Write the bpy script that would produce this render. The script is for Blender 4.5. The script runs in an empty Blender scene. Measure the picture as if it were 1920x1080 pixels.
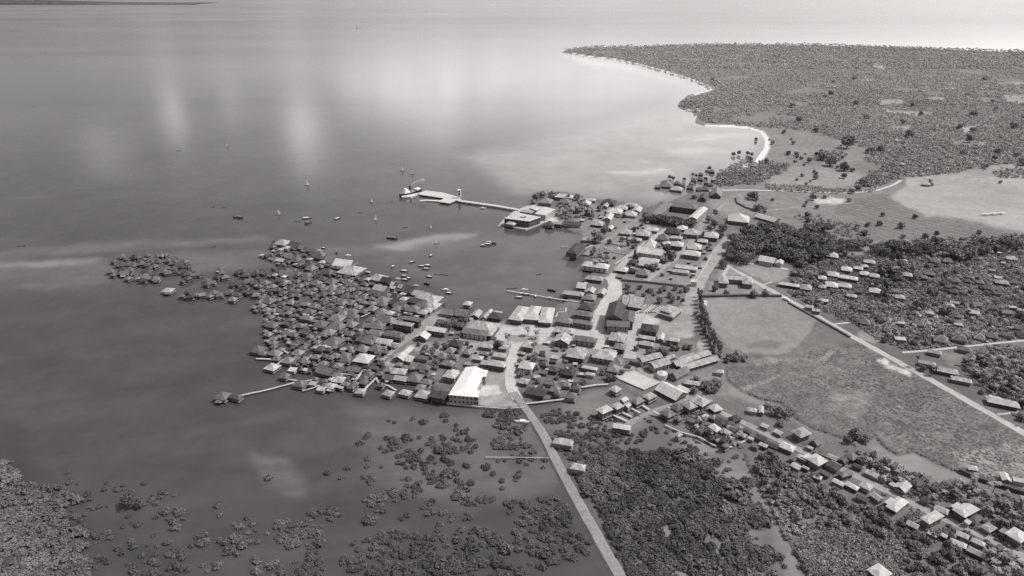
import bpy, math, random
import numpy as np
from mathutils import Vector
random.seed(7)
RNG = np.random.default_rng(11)
scn = bpy.context.scene
COL = scn.collection

# ---------------------------------------------------------------- survey: the aerial camera and where its sight lines meet the ground
H = 260.0
PITCH = math.radians(24.2)
F = 1280.0
CP, SP = math.cos(PITCH), math.sin(PITCH)

def gp(x, y, z=0.0):
    """ground point (metres) seen at photograph position x, y on the level z"""
    dx = (np.asarray(x, float) - 960.0) / F
    dy = (540.0 - np.asarray(y, float)) / F
    dz = dy * CP - SP
    t = (z - H) / dz
    return dx * t, (CP + dy * SP) * t

def scale_at(y):
    """photo pixels per metre across, and the foreshortening along the sight line"""
    d = F * SP + (y - 540.0) * CP
    k = d / H
    s = math.sin(PITCH + math.atan((y - 540.0) / F))
    return k, s

# ---------------------------------------------------------------- materials
def g(v):
    return (min(v * 1.02, 1), v * .994, v * 0.978, 1)

def new_mat(name, rough=0.85):
    m = bpy.data.materials.new(name)
    m.use_nodes = True
    nt = m.node_tree
    b = nt.nodes['Principled BSDF']
    b.inputs['Roughness'].default_value = rough
    b.inputs['Specular IOR Level'].default_value = 0.25
    return m, nt, b

def N(nt, t, **kw):
    n = nt.nodes.new(t)
    for k, v in kw.items():
        setattr(n, k, v)
    return n

def math_n(nt, op, a, b=None, c=None):
    n = N(nt, 'ShaderNodeMath', operation=op)
    for i, v in enumerate((a, b, c)):
        if v is None:
            continue
        if isinstance(v, (int, float)):
            n.inputs[i].default_value = v
        else:
            nt.links.new(v, n.inputs[i])
    return n.outputs[0]

def tint(nt, val):
    c = N(nt, 'ShaderNodeCombineColor')
    nt.links.new(math_n(nt, 'MULTIPLY', val, 1.02), c.inputs[0])
    nt.links.new(math_n(nt, 'MULTIPLY', val, 0.994), c.inputs[1])
    nt.links.new(math_n(nt, 'MULTIPLY', val, 0.978), c.inputs[2])
    return c.outputs[0]

def noise(nt, vec, scale, detail=3, rough=0.55, w=None):
    n = N(nt, 'ShaderNodeTexNoise')
    n.inputs['Scale'].default_value = scale
    n.inputs['Detail'].default_value = detail
    n.inputs['Roughness'].default_value = rough
    if w is not None:
        n.noise_dimensions = '4D'
        nt.links.new(w, n.inputs['W'])
    if vec is not None:
        nt.links.new(vec, n.inputs['Vector'])
    return n.outputs['Fac']

def remap(nt, v, a, b, c, d):
    n = N(nt, 'ShaderNodeMapRange')
    nt.links.new(v, n.inputs[0])
    for i, q in enumerate((a, b, c, d)):
        n.inputs[i + 1].default_value = q
    return n.outputs[0]

def mapped(nt, out, sx, sy, sz):
    m = N(nt, 'ShaderNodeMapping')
    m.inputs['Scale'].default_value = (sx, sy, sz)
    nt.links.new(out, m.inputs['Vector'])
    return m.outputs[0]

def roof_mat(name, base, var, streak=0.35, patch=0.3, rough=0.75):
    """weathered roof: object-wide tone, sheet-wide patches, streaks running down the slope"""
    m, nt, b = new_mat(name, rough)
    tc = N(nt, 'ShaderNodeTexCoord')
    oi = N(nt, 'ShaderNodeObjectInfo')
    w = math_n(nt, 'MULTIPLY', oi.outputs['Random'], 37.0)
    f1 = noise(nt, mapped(nt, tc.outputs['Object'], 1.3, 0.22, 0.6), 1.0, 4, 0.65, w)
    f2 = noise(nt, tc.outputs['Object'], 0.32, 4, 0.6, w)
    f3 = noise(nt, tc.outputs['Object'], 1.7, 2, 0.6, w)
    a = remap(nt, f1, 0.35, 0.68, 1 - streak, 1 + streak * 0.4)
    c = remap(nt, f2, 0.36, 0.66, 1 - patch, 1 + patch * 0.4)
    d = remap(nt, f3, 0.3, 0.7, 0.88, 1.1)
    o = remap(nt, oi.outputs['Random'], 0, 1, base * (1 - var), base * (1 + var))
    v = math_n(nt, 'MULTIPLY', math_n(nt, 'MULTIPLY', a, c), math_n(nt, 'MULTIPLY', d, o))
    nt.links.new(tint(nt, v), b.inputs['Base Color'])
    return m

def rough_mat(name, base, amp=0.3, scale=0.8, rough=0.9, rnd=0.15, scale2=0.12):
    m, nt, b = new_mat(name, rough)
    ge = N(nt, 'ShaderNodeNewGeometry')
    oi = N(nt, 'ShaderNodeObjectInfo')
    f = noise(nt, ge.outputs['Position'], scale, 4, 0.6)
    f2 = noise(nt, ge.outputs['Position'], scale2, 3, 0.6)
    v = math_n(nt, 'MULTIPLY', remap(nt, f, 0.3, 0.7, base * (1 - amp), base * (1 + amp)), remap(nt, f2, 0.3, 0.7, 1 - amp * .6, 1 + amp * .6))
    v = math_n(nt, 'MULTIPLY', v, remap(nt, oi.outputs['Random'], 0, 1, 1 - rnd, 1 + rnd))
    nt.links.new(tint(nt, v), b.inputs['Base Color'])
    return m

def leaf_mat(name, base, rnd=0.3, far=0.0, amp=1.0):
    """foliage: each leaf face varies with its place; far paints distance haze into the colour, paler and flatter further out"""
    m, nt, b = new_mat(name, 0.8)
    b.inputs['Specular IOR Level'].default_value = 0.15
    ge = N(nt, 'ShaderNodeNewGeometry')
    oi = N(nt, 'ShaderNodeObjectInfo')
    f = noise(nt, ge.outputs['Position'], 0.9, 2, 0.6)
    f2 = noise(nt, ge.outputs['Position'], 0.045, 3, 0.6)
    f4 = noise(nt, ge.outputs['Position'], 0.009, 3, 0.6)
    v = math_n(nt, 'MULTIPLY', remap(nt, f, 0.3, 0.7, base * (1 - .35 * amp), base * (1 + .4 * amp)), math_n(nt, 'MULTIPLY', remap(nt, f2, 0.3, 0.7, 0.7, 1.32), remap(nt, f4, 0.35, 0.65, 0.72, 1.28)))
    v = math_n(nt, 'MULTIPLY', v, remap(nt, oi.outputs['Random'], 0, 1, 1 - rnd, 1 + rnd))
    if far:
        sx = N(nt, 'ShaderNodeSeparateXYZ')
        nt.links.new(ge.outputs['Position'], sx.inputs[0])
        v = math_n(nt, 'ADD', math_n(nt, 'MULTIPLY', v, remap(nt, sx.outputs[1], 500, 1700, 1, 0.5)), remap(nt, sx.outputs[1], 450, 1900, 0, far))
    nt.links.new(tint(nt, v), b.inputs['Base Color'])
    return m

M = {}
M['r0'] = roof_mat('bright_iron_roof', 0.56, 0.12, 0.22, 0.22)  # brightest of the bare iron roofs
M['r9'] = roof_mat('white_painted_roof', 0.80, 0.02, 0.1, 0.08)
M['r1'] = roof_mat('light_iron_roof', 0.46, 0.16, 0.35, 0.34)
M['r2'] = roof_mat('grey_thatch_roof', 0.215, 0.3, 0.32, 0.28)
M['r3'] = roof_mat('brown_thatch_roof', 0.14, 0.25, 0.3, 0.28)
M['r4'] = roof_mat('dark_rusted_roof', 0.085, 0.25, 0.35, 0.3)
M['r5'] = roof_mat('dark_hut_roof', 0.12, 0.4, 0.4, 0.4)  # dark roofing, a tone of its own
M['cap'] = rough_mat('ridge_cap_metal', 0.62, 0.2)
M['w0'] = rough_mat('whitewashed_wall', 0.50, 0.18, 0.7)
M['w1'] = rough_mat('plank_wall', 0.2, 0.3, 0.9)
M['w2'] = rough_mat('dark_plank_wall', 0.11, 0.35, 0.9)
M['w3'] = rough_mat('grey_painted_wall', 0.34, 0.2, 0.8)
M['glass'] = rough_mat('dark_window_opening', 0.045, 0.2, 0.8, 0.4)
M['wood'] = rough_mat('weathered_timber', 0.26, 0.35, 1.2)
M['pale'] = rough_mat('sun_bleached_planks', 0.46, 0.25, 1.0)
M['conc'] = rough_mat('pale_concrete', 0.5, 0.12, 0.5)
M['darkw'] = rough_mat('tarred_hull', 0.055, 0.3, 1.0)
M['white'] = rough_mat('white_paint', 0.78, 0.08, 0.8)
M['sail'] = rough_mat('white_sailcloth', 0.85, 0.05, 0.8)
sm = M['sail']; nt_ = sm.node_tree; tr_ = N(nt_, 'ShaderNodeBsdfTranslucent'); tr_.inputs[0].default_value = g(.9); mx_ = N(nt_, 'ShaderNodeMixShader'); mx_.inputs[0].default_value = .5
nt_.links.new(nt_.nodes['Principled BSDF'].outputs[0], mx_.inputs[1]); nt_.links.new(tr_.outputs[0], mx_.inputs[2]); nt_.links.new(mx_.outputs[0], nt_.nodes['Material Output'].inputs[0])
M['trunk'] = rough_mat('bark', 0.14, 0.35, 1.0)
M['mang'] = leaf_mat('mangrove_leaves', 0.108, 0.2)
M['thick'] = leaf_mat('thicket_leaves', 0.15, 0.15)
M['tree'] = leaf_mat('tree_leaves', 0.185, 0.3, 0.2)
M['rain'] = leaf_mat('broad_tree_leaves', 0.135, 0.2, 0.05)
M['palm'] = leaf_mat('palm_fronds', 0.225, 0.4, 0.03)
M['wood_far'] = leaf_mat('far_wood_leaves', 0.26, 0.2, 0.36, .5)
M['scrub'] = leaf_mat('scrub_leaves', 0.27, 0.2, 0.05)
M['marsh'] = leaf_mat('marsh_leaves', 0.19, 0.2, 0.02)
M['road'] = rough_mat('coral_road', 0.42, 0.16, 0.5, scale2=0.06)
M['street'] = rough_mat('white_coral_street', 0.47, 0.14, 0.4, scale2=0.06)
M['dirt'] = rough_mat('dirt_lane', 0.28, 0.2, 0.5, scale2=0.06)
M['cause'] = rough_mat('causeway_gravel', 0.27, 0.22, 0.6, scale2=0.08)

# ---------------------------------------------------------------- object helpers
def mesh_obj(name, verts, faces, mats, parent=None, fm=None, smooth=False, loc=None, rz=0.0):
    me = bpy.data.meshes.new(name)
    if isinstance(verts, np.ndarray) and isinstance(faces, np.ndarray):
        nv, nf, k = len(verts), len(faces), faces.shape[1]
        me.vertices.add(nv); me.vertices.foreach_set('co', verts.astype(np.float32).ravel())
        me.loops.add(nf * k); me.loops.foreach_set('vertex_index', faces.astype(np.int32).ravel())
        me.polygons.add(nf)
        me.polygons.foreach_set('loop_start', np.arange(0, nf * k, k, dtype=np.int32))
        me.update(calc_edges=True)
    else:
        me.from_pydata([tuple(map(float, v)) for v in verts], [], [tuple(f) for f in faces])
        me.update()
    for m in (mats if isinstance(mats, (list, tuple)) else [mats]):
        me.materials.append(M[m] if isinstance(m, str) else m)
    if fm is not None:
        me.polygons.foreach_set('material_index', np.asarray(fm, np.int32))
    if smooth:
        me.polygons.foreach_set('use_smooth', np.ones(len(me.polygons), bool))
    return link(name, me, parent, loc, rz)

def link(name, me, parent=None, loc=None, rz=0.0, sc=None):
    o = bpy.data.objects.new(name, me)
    COL.objects.link(o)
    if parent is not None:
        o.parent = parent
    if loc is not None:
        o.location = loc
    if rz:
        o.rotation_euler = (0, 0, rz)
    if sc is not None:
        o.scale = sc if isinstance(sc, (tuple, list)) else (sc, sc, sc)
    return o

def tag(o, label, cat, group=None):
    o['label'] = label; o['category'] = cat
    if group:
        o['group'] = group
    return o

def struct(o):
    o['kind'] = 'structure'
    return o

def stuff(o, label, cat):
    o['label'] = label; o['category'] = cat; o['kind'] = 'stuff'
    return o

def empty(name, x, y, z=0.0, rz=0.0):
    return link(name, None, None, (float(x), float(y), float(z)), rz)

class MB:
    """collects boxes, prisms and tubes for ONE mesh"""
    def __init__(self):
        self.v, self.f, self.m = [], [], []
    def add(self, v, f, mi=0):
        n = len(self.v)
        self.v += [tuple(p) for p in v]
        self.f += [tuple(i + n for i in q) for q in f]
        self.m += [mi] * len(f)
    def box(self, x0, y0, z0, x1, y1, z1, mi=0):
        self.add([(x0, y0, z0), (x1, y0, z0), (x1, y1, z0), (x0, y1, z0), (x0, y0, z1), (x1, y0, z1), (x1, y1, z1), (x0, y1, z1)],
                 [(3, 2, 1, 0), (4, 5, 6, 7), (0, 1, 5, 4), (1, 2, 6, 5), (2, 3, 7, 6), (3, 0, 4, 7)], mi)
    def prism(self, pts, z0, z1, mi=0):
        n = len(pts)
        a = sum(pts[i][0] * pts[(i + 1) % n][1] - pts[(i + 1) % n][0] * pts[i][1] for i in range(n))
        if a < 0:
            pts = pts[::-1]
        self.add([(p[0], p[1], z0) for p in pts] + [(p[0], p[1], z1) for p in pts],
                 [tuple(range(n - 1, -1, -1)), tuple(range(n, 2 * n))] + [(i, (i + 1) % n, n + (i + 1) % n, n + i) for i in range(n)], mi)
    def tube(self, a, b, ra, rb=None, n=6, mi=0):
        a, b = Vector(a), Vector(b)
        rb = ra if rb is None else rb
        d = (b - a).normalized()
        u = d.cross(Vector((0, 0, 1)) if abs(d.z) < 0.9 else Vector((1, 0, 0))).normalized()
        w = d.cross(u)
        v = []
        for c, r in ((a, ra), (b, rb)):
            for i in range(n):
                t = 2 * math.pi * i / n
                v.append(c + u * (r * math.cos(t)) + w * (r * math.sin(t)))
        self.add(v, [(i, (i + 1) % n, n + (i + 1) % n, n + i) for i in range(n)] + [tuple(range(n - 1, -1, -1)), tuple(range(n, 2 * n))], mi)
    def obj(self, name, mats, parent=None, **kw):
        return mesh_obj(name, self.v, self.f, mats, parent, self.m, **kw)

# ---------------------------------------------------------------- polygon and noise helpers (numpy)
def inside(px, py, poly):
    poly = np.asarray(poly, float)
    r = np.zeros(px.shape, bool)
    n = len(poly)
    for i in range(n):
        x0, y0 = poly[i]; x1, y1 = poly[(i + 1) % n]
        if y0 == y1:
            continue
        c = ((py < y0) != (py < y1)) & (px < (x1 - x0) * (py - y0) / (y1 - y0) + x0)
        r ^= c
    return r

def seg_dist(px, py, pts, ys=2.0, closed=True):
    d = np.full(px.shape, 1e9)
    n = len(pts)
    for i in range(n if closed else n - 1):
        x0, y0 = pts[i]; x1, y1 = pts[(i + 1) % n]
        y0 *= ys; y1 *= ys
        qx, qy = px, py * ys
        dx, dy = x1 - x0, y1 - y0
        t = np.clip(((qx - x0) * dx + (qy - y0) * dy) / (dx * dx + dy * dy + 1e-9), 0, 1)
        np.minimum(d, np.hypot(qx - x0 - t * dx, qy - y0 - t * dy), out=d)
    return d

def sdf(px, py, poly, ys=2.0):
    d = seg_dist(px, py, poly, ys)
    return np.where(inside(px, py, poly), d, -d)

def vnoise(x, y, sc, seed=0):
    r = np.random.default_rng(seed).random((64, 64))
    u, v = x / sc, y / sc
    i, j = np.floor(u).astype(int), np.floor(v).astype(int)
    a, b = u - i, v - j
    a = a * a * (3 - 2 * a); b = b * b * (3 - 2 * b)
    i0, i1, j0, j1 = i % 64, (i + 1) % 64, j % 64, (j + 1) % 64
    return (r[i0, j0] * (1 - a) + r[i1, j0] * a) * (1 - b) + (r[i0, j1] * (1 - a) + r[i1, j1] * a) * b

def fnoise(x, y, sc, seed=0):
    return 0.55 * vnoise(x, y, sc, seed) + 0.3 * vnoise(x, y, sc / 2.1, seed + 1) + 0.15 * vnoise(x, y, sc / 4.3, seed + 2)

def sstep(v, a, b):
    t = np.clip((v - a) / (b - a), 0, 1)
    return t * t * (3 - 2 * t)
# ================================================================ ground, water, sky, sun, camera
GZ = 0.9
LAND = [(2300, 109), (1925, 100), (1700, 92), (1500, 88), (1350, 87), (1200, 90), (1100, 94), (1060, 96), (1056, 98), (1075, 100), (1100, 105), (1150, 110.5), (1200, 120), (1240, 131), (1280, 143), (1320, 156), (1337, 168),
        (1318, 173), (1290, 180), (1276, 190), (1274, 201), (1290, 207), (1312, 207), (1308, 220), (1305, 230), (1325, 236), (1375, 238), (1405, 241), (1428, 248),
        (1437, 262), (1433, 280), (1418, 302), (1392, 310), (1368, 316), (1350, 326), (1340, 345), (1322, 354), (1296, 364), (1262, 377), (1238, 385),
        (1215, 388), (1190, 384), (1165, 379), (1140, 376), (1110, 372), (1085, 367), (1050, 361), (1010, 366), (997, 376), (985, 385), (968, 394),
        (950, 410), (985, 424), (1025, 416), (1050, 424), (1070, 431), (1090, 441), (1088, 452), (1094, 462), (1100, 472), (1112, 482), (1106, 492), (1118, 498),
        (1110, 512), (1100, 524), (1086, 532), (1080, 544), (1070, 556), (1062, 566), (1046, 572), (1038, 588), (1030, 597), (960, 600), (946, 600), (935, 592),
        (900, 588), (850, 585), (826, 581), (818, 582), (805, 590), (790, 604), (764, 628), (737, 655), (712, 682), (735, 690), (752, 688), (775, 700), (800, 716),
        (822, 730), (838, 756), (860, 759), (900, 764), (950, 768), (985, 765), (990, 752), (1010, 747), (1060, 742), (1085, 726), (1110, 722), (1140, 718),
        (1165, 728), (1195, 742), (1230, 752), (1280, 764), (1300, 778), (1262, 790), (1248, 795), (1270, 808), (1310, 822), (1340, 836), (1375, 842), (1395, 850), (1402, 870), (1416, 905),
        (1440, 940), (1460, 985), (1492, 1040), (1525, 1095), (1570, 1170), (2300, 1170)]
CREEK = [(1346, 702), (1360, 688), (1364, 716), (1392, 733), (1425, 748), (1462, 756), (1482, 770), (1492, 786), (1530, 806), (1582, 824), (1618, 832), (1642, 818),
         (1656, 838), (1682, 853), (1715, 848), (1760, 870), (1815, 893), (1872, 911), (1925, 926), (1925, 932), (1860, 918), (1820, 906), (1782, 900), (1764, 916), (1740, 895), (1705, 891),
         (1680, 886), (1664, 870), (1632, 846), (1612, 844), (1560, 826), (1505, 806), (1478, 790), (1462, 778), (1440, 768), (1400, 756), (1362, 740)]
ISLE_L = [(-300, 870), (0, 872), (18, 892), (34, 918), (116, 928), (128, 942), (100, 964), (112, 992), (142, 1012), (150, 1045), (150, 1100), (140, 1170), (-300, 1170)]
PLAYF = [(1318, 566), (1350, 561), (1472, 561), (1500, 578), (1532, 599), (1520, 625), (1500, 650), (1478, 662), (1440, 668), (1400, 664), (1362, 650), (1345, 625), (1330, 598)]
AIRF = [(1655, 384), (1672, 366), (1706, 348), (1730, 344), (1800, 345), (1930, 343), (2300, 340), (2300, 470), (1930, 443), (1872, 427), (1820, 414), (1775, 408), (1738, 404), (1712, 392)]
CROP1 = [(1570, 384), (1600, 374), (1650, 364), (1668, 372), (1690, 386), (1736, 402), (1712, 410), (1660, 412), (1610, 408), (1560, 404)]
CROP2 = [(1570, 418), (1650, 413), (1740, 410), (1830, 420), (1905, 446), (1905, 462), (1820, 462), (1740, 460), (1640, 452), (1590, 446), (1560, 430)]
MARSH = [(1362, 672), (1400, 676), (1450, 674), (1545, 655), (1610, 642), (1660, 660), (1720, 700), (1780, 734), (1930, 806), (2300, 1000), (2300, 1170), (1930, 920), (1860, 905), (1800, 886), (1715, 846),
         (1682, 851), (1656, 836), (1642, 816), (1618, 830), (1585, 822), (1530, 804), (1494, 784), (1484, 768), (1464, 754), (1425, 746), (1392, 731), (1366, 714)]
BEACH = [[(1076, 101.5), (1110, 107), (1150, 111.5), (1200, 121), (1240, 132), (1280, 144), (1320, 158), (1336, 168)], [(1336, 168), (1320, 172), (1300, 178)],
         [(1290, 207), (1312, 207)], [(1325, 236), (1375, 238), (1405, 241), (1428, 249), (1436, 262), (1433, 280), (1418, 302), (1395, 310)]]
# (outline, albedo, edge softness in photo pixels)
PATCH = [
    ([(1440, 238), (1525, 246), (1578, 266), (1622, 282), (1628, 300), (1572, 318), (1485, 330), (1440, 345), (1360, 330), (1400, 305), (1436, 290)], 0.21, 8),
    ([(1340, 345), (1930, 330), (1930, 470), (1560, 470), (1500, 440), (1420, 425), (1330, 400)], 0.19, 10),
    ([(1330, 378), (1390, 366), (1412, 384), (1440, 402), (1420, 408), (1350, 402)], 0.24, 6),
    ([(1440, 328), (1500, 312), (1570, 318), (1625, 326), (1632, 345), (1560, 352), (1440, 348)], 0.25, 6),
    ([(1520, 375), (1560, 370), (1600, 380), (1590, 384), (1535, 383)], 0.47, 6),
    ([(1700, 334), (1750, 330), (1800, 324), (1860, 330), (1930, 330), (1930, 345), (1700, 348)], 0.33, 6),
    ([(1800, 322), (1850, 312), (1930, 306), (1930, 330), (1840, 332)], 0.28, 6),
    (AIRF, 0.31, 12), (CROP1, 0.165, 5), (CROP2, 0.165, 6),
    ([(1642, 122), (1662, 127), (1655, 131), (1636, 125)], 0.36, 4), ([(1650, 188), (1690, 188), (1700, 196), (1650, 199)], 0.30, 4),
    ([(1740, 182), (1772, 184), (1772, 190), (1738, 190)], 0.28, 4), ([(1660, 207), (1720, 210), (1752, 213), (1745, 217), (1665, 212)], 0.30, 4),
    ([(1800, 240), (1832, 238), (1834, 248), (1808, 252)], 0.34, 4), ([(1880, 180), (1930, 178), (1930, 196), (1890, 194)], 0.30, 5),
    ([(1670, 238), (1712, 236), (1700, 244), (1672, 243)], 0.28, 4), ([(1600, 230), (1612, 228), (1608, 234)], 0.32, 3), ([(1780, 262), (1850, 268), (1846, 276), (1790, 272)], 0.27, 4),
    ([(1620, 148), (1640, 150), (1634, 154), (1618, 153)], 0.28, 4), ([(1872, 156), (1930, 155), (1930, 160), (1874, 160)], 0.28, 3),
    (PLAYF, 0.222, 5), ([(1400, 645), (1445, 638), (1470, 645), (1455, 656), (1405, 655)], 0.16, 9),
    (MARSH, 0.15, 6), ([(1790, 850), (1860, 840), (1930, 832), (1930, 930), (1850, 905), (1800, 880)], 0.24, 12),
    ([(1560, 742), (1600, 735), (1640, 745), (1605, 768), (1612, 790), (1570, 780), (1545, 760)], 0.18, 8),
    ([(1644, 678), (1660, 676), (1670, 686), (1690, 692), (1706, 700), (1704, 710), (1690, 704), (1680, 696), (1664, 692), (1656, 684)], 0.46, 4),
    ([(1600, 700), (1640, 690), (1620, 720), (1560, 740), (1500, 745), (1540, 720)], 0.15, 10),
    ([(1410, 676), (1450, 672), (1540, 676), (1545, 668), (1556, 658), (1562, 662), (1552, 678), (1460, 680), (1420, 690)], 0.20, 4),
    ([(1364, 720), (1390, 730), (1440, 712), (1470, 700), (1468, 703), (1440, 718), (1392, 738)], 0.20, 3),
    ([(1365, 498), (1380, 490), (1475, 504), (1478, 520), (1455, 528), (1430, 526)], 0.25, 4), ([(1340, 500), (1362, 500), (1412, 522), (1345, 520)], 0.22, 4),
    ([(1408, 462), (1442, 458), (1448, 478), (1415, 484)], 0.24, 5), ([(1330, 528), (1432, 534), (1455, 548), (1450, 556), (1320, 552)], 0.22, 5),
    ([(1165, 528), (1295, 538), (1288, 568), (1210, 570), (1165, 555)], 0.155, 4),
    ([(1040, 380), (1100, 384), (1180, 392), (1220, 420), (1330, 405), (1365, 440), (1330, 500), (1300, 545), (1150, 525), (1095, 495), (1090, 440), (1045, 415)], 0.20, 6),
    ([(1140, 464), (1175, 464), (1172, 472), (1142, 470)], 0.26, 3), ([(1140, 474), (1178, 474), (1160, 490), (1138, 488)], 0.24, 3),
    ([(1005, 405), (1045, 412), (1040, 420), (1000, 416)], 0.50, 4), ([(955, 400), (985, 390), (1010, 384), (1000, 398), (970, 404)], 0.60, 3),
    ([(930, 605), (1120, 600), (1200, 590), (1290, 575), (1300, 600), (1260, 640), (1200, 670), (1100, 670), (985, 690), (960, 760), (845, 756), (900, 690), (850, 640)], 0.27, 6),
    ([(935, 612), (1035, 614), (1118, 618), (1118, 634), (1030, 634), (1020, 648), (965, 650), (930, 640)], 0.42, 4), ([(950, 626), (1008, 626), (1010, 642), (1000, 645), (948, 642)], 0.25, 3),
    ([(1165, 600), (1190, 592), (1250, 594), (1260, 606), (1215, 612), (1180, 640)], 0.46, 6), ([(1240, 600), (1300, 570), (1310, 610), (1270, 640), (1245, 632)], 0.27, 6),
    ([(1262, 625), (1300, 622), (1300, 632), (1270, 634)], 0.32, 5), ([(1230, 640), (1300, 640), (1310, 660), (1250, 668)], 0.16, 6),
    ([(1150, 706), (1190, 696), (1240, 717), (1206, 732), (1150, 712)], 0.42, 3), ([(1310, 640), (1330, 650), (1322, 680), (1308, 676)], 0.30, 4),
    ([(885, 722), (930, 724), (940, 740), (890, 745)], 0.5, 5), ([(893, 745), (950, 742), (975, 764), (900, 762)], 0.30, 6),
    ([(715, 684), (752, 664), (778, 672), (755, 690), (735, 692)], 0.30, 4), ([(766, 650), (840, 640), (870, 650), (840, 670), (790, 665)], 0.27, 5), ([(826, 582), (850, 586), (800, 632), (770, 646)], 0.36, 4),
    ([(1395, 775), (1440, 782), (1478, 795), (1450, 810), (1420, 798)], 0.18, 4), ([(1410, 806), (1465, 815), (1470, 838), (1415, 828)], 0.15, 4),
    ([(1345, 700), (1372, 742), (1300, 740), (1260, 715), (1330, 690)], 0.20, 8),
    ([(1395, 850), (1480, 870), (1600, 960), (1700, 1010), (1930, 1090), (1600, 1170), (1500, 1060), (1440, 945)], 0.15, 8),
    ([(1650, 990), (1662, 980), (1680, 1010), (1668, 1020)], 0.21, 5), ([(1690, 990), (1720, 982), (1712, 996), (1690, 1000)], 0.19, 5), ([(1610, 830), (1700, 890), (1760, 920), (1800, 910), (1860, 930), (1800, 950), (1720, 930)], 0.15, 8),
    ([(1620, 875), (1670, 895), (1660, 905), (1630, 895)], 0.33, 6), ([(1790, 1000), (1860, 1015), (1850, 1030), (1800, 1020)], 0.16, 8),
    ([(1475, 545), (1600, 480), (1930, 440), (2300, 400), (2300, 900), (1930, 800), (1780, 730), (1610, 640)], 0.14, 6),
    ([(1610, 625), (1640, 626), (1655, 640), (1640, 648), (1612, 640)], 0.26, 4), ([(1760, 660), (1830, 655), (1830, 690), (1780, 690)], 0.19, 6), ([(1870, 640), (1930, 630), (1930, 660)], 0.17, 6),
    ([(1605, 560), (1650, 562), (1645, 572), (1608, 570)], 0.19, 5), ([(1560, 470), (1640, 468), (1760, 478), (1640, 482)], 0.24, 6), ([(1905, 790), (1930, 785), (1930, 800)], 0.3, 3),
]
def far_forest_mask(x, y):
    return (y < 330) & (x > 1050)

xs = np.concatenate([np.arange(1000 - 1300, -60, 24), np.arange(-60, 2000, 2.6), np.arange(2000, 2320, 20)])
ys = np.concatenate([np.arange(80, 96, 1.6), np.arange(96, 1100, 2.6), np.arange(1100, 1170, 10)])
GX, GY = np.meshgrid(xs, ys)
sh = GX.shape
px, py = GX.ravel(), GY.ravel()
jx = px + (fnoise(px, py * 2, 22, 3) - .5) * 7 * np.clip((py - 60) / 260, .15, 1)
jy = py + (fnoise(px, py * 2, 18, 5) - .5) * 5 * np.clip((py - 60) / 260, .1, 1)
S = sdf(jx, jy, LAND)
S = np.where(S > -60, np.minimum(S, -sdf(jx, jy, CREEK)), S)
S = np.maximum(S, sdf(jx, jy, ISLE_L))
alb = np.full(px.shape, 0.15)
alb = np.where(far_forest_mask(px, py), 0.19, alb)
alb = np.where(sdf(jx, jy, ISLE_L) > -20, 0.10, alb)
jx2 = px + (fnoise(px, py * 2, 30, 13) - .5) * 16; jy2 = py + (fnoise(px, py * 2, 30, 17) - .5) * 9
for poly, val, soft in PATCH:
    a = np.asarray(poly)
    bb = (px > a[:, 0].min() - 20) & (px < a[:, 0].max() + 20) & (py > a[:, 1].min() - 14) & (py < a[:, 1].max() + 14)
    if not bb.any():
        continue
    d = sdf(jx2[bb] if soft > 3 else jx[bb], jy2[bb] if soft > 3 else jy[bb], poly)
    w = sstep(d, -soft * .7, soft * .7)
    alb[bb] = alb[bb] * (1 - w) + val * w
# large-scale unevenness, bare and lush spots
WX, WY = gp(px, py)
n1 = fnoise(WX, WY, 60, 31); n2 = fnoise(WX, WY, 18, 37)
alb = alb * (0.72 + 0.36 * n1 + 0.22 * n2)
beach = np.zeros(px.shape)
for b in BEACH:
    d = seg_dist(px, py, b, 2.0, False)
    wid = np.interp(py, [95, 150, 240, 300], [1.6, 2.6, 4, 11])
    beach = np.maximum(beach, 1 - sstep(d, wid * .6, wid * 1.5))
alb = alb * (1 - beach) + 0.72 * beach
# damp mud at the water line
alb = np.where((S < 3) & (beach < .3) & (py > 640), alb * 0.6 + 0.06, alb)
gz = GZ * sstep(S, -3.0, 4.0) - 0.25 * (S < -2.5)
far = np.clip((py - 80) / 60, 0.25, 1)
VX, VY = gp(px, py)
verts = np.stack([VX, VY, gz], 1)
idx = np.arange(len(px)).reshape(sh)
q = np.stack([idx[1:, :-1], idx[1:, 1:], idx[:-1, 1:], idx[:-1, :-1]], -1).reshape(-1, 4)
Sq = S[q].max(1)
cls = np.zeros(len(q), int)
cx, cy = px[q].mean(1), py[q].mean(1)
cjx, cjy = jx[q].mean(1), jy[q].mean(1)
for n, polys in ((1, [PLAYF]), (2, [AIRF]), (3, [CROP1, CROP2]), (4, [MARSH])):
    for p in polys:
        cls[inside(cjx, cjy, p)] = n
cls[beach[q].mean(1) > 0.5] = 5
cls[Sq < -3.0] = -1

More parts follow.
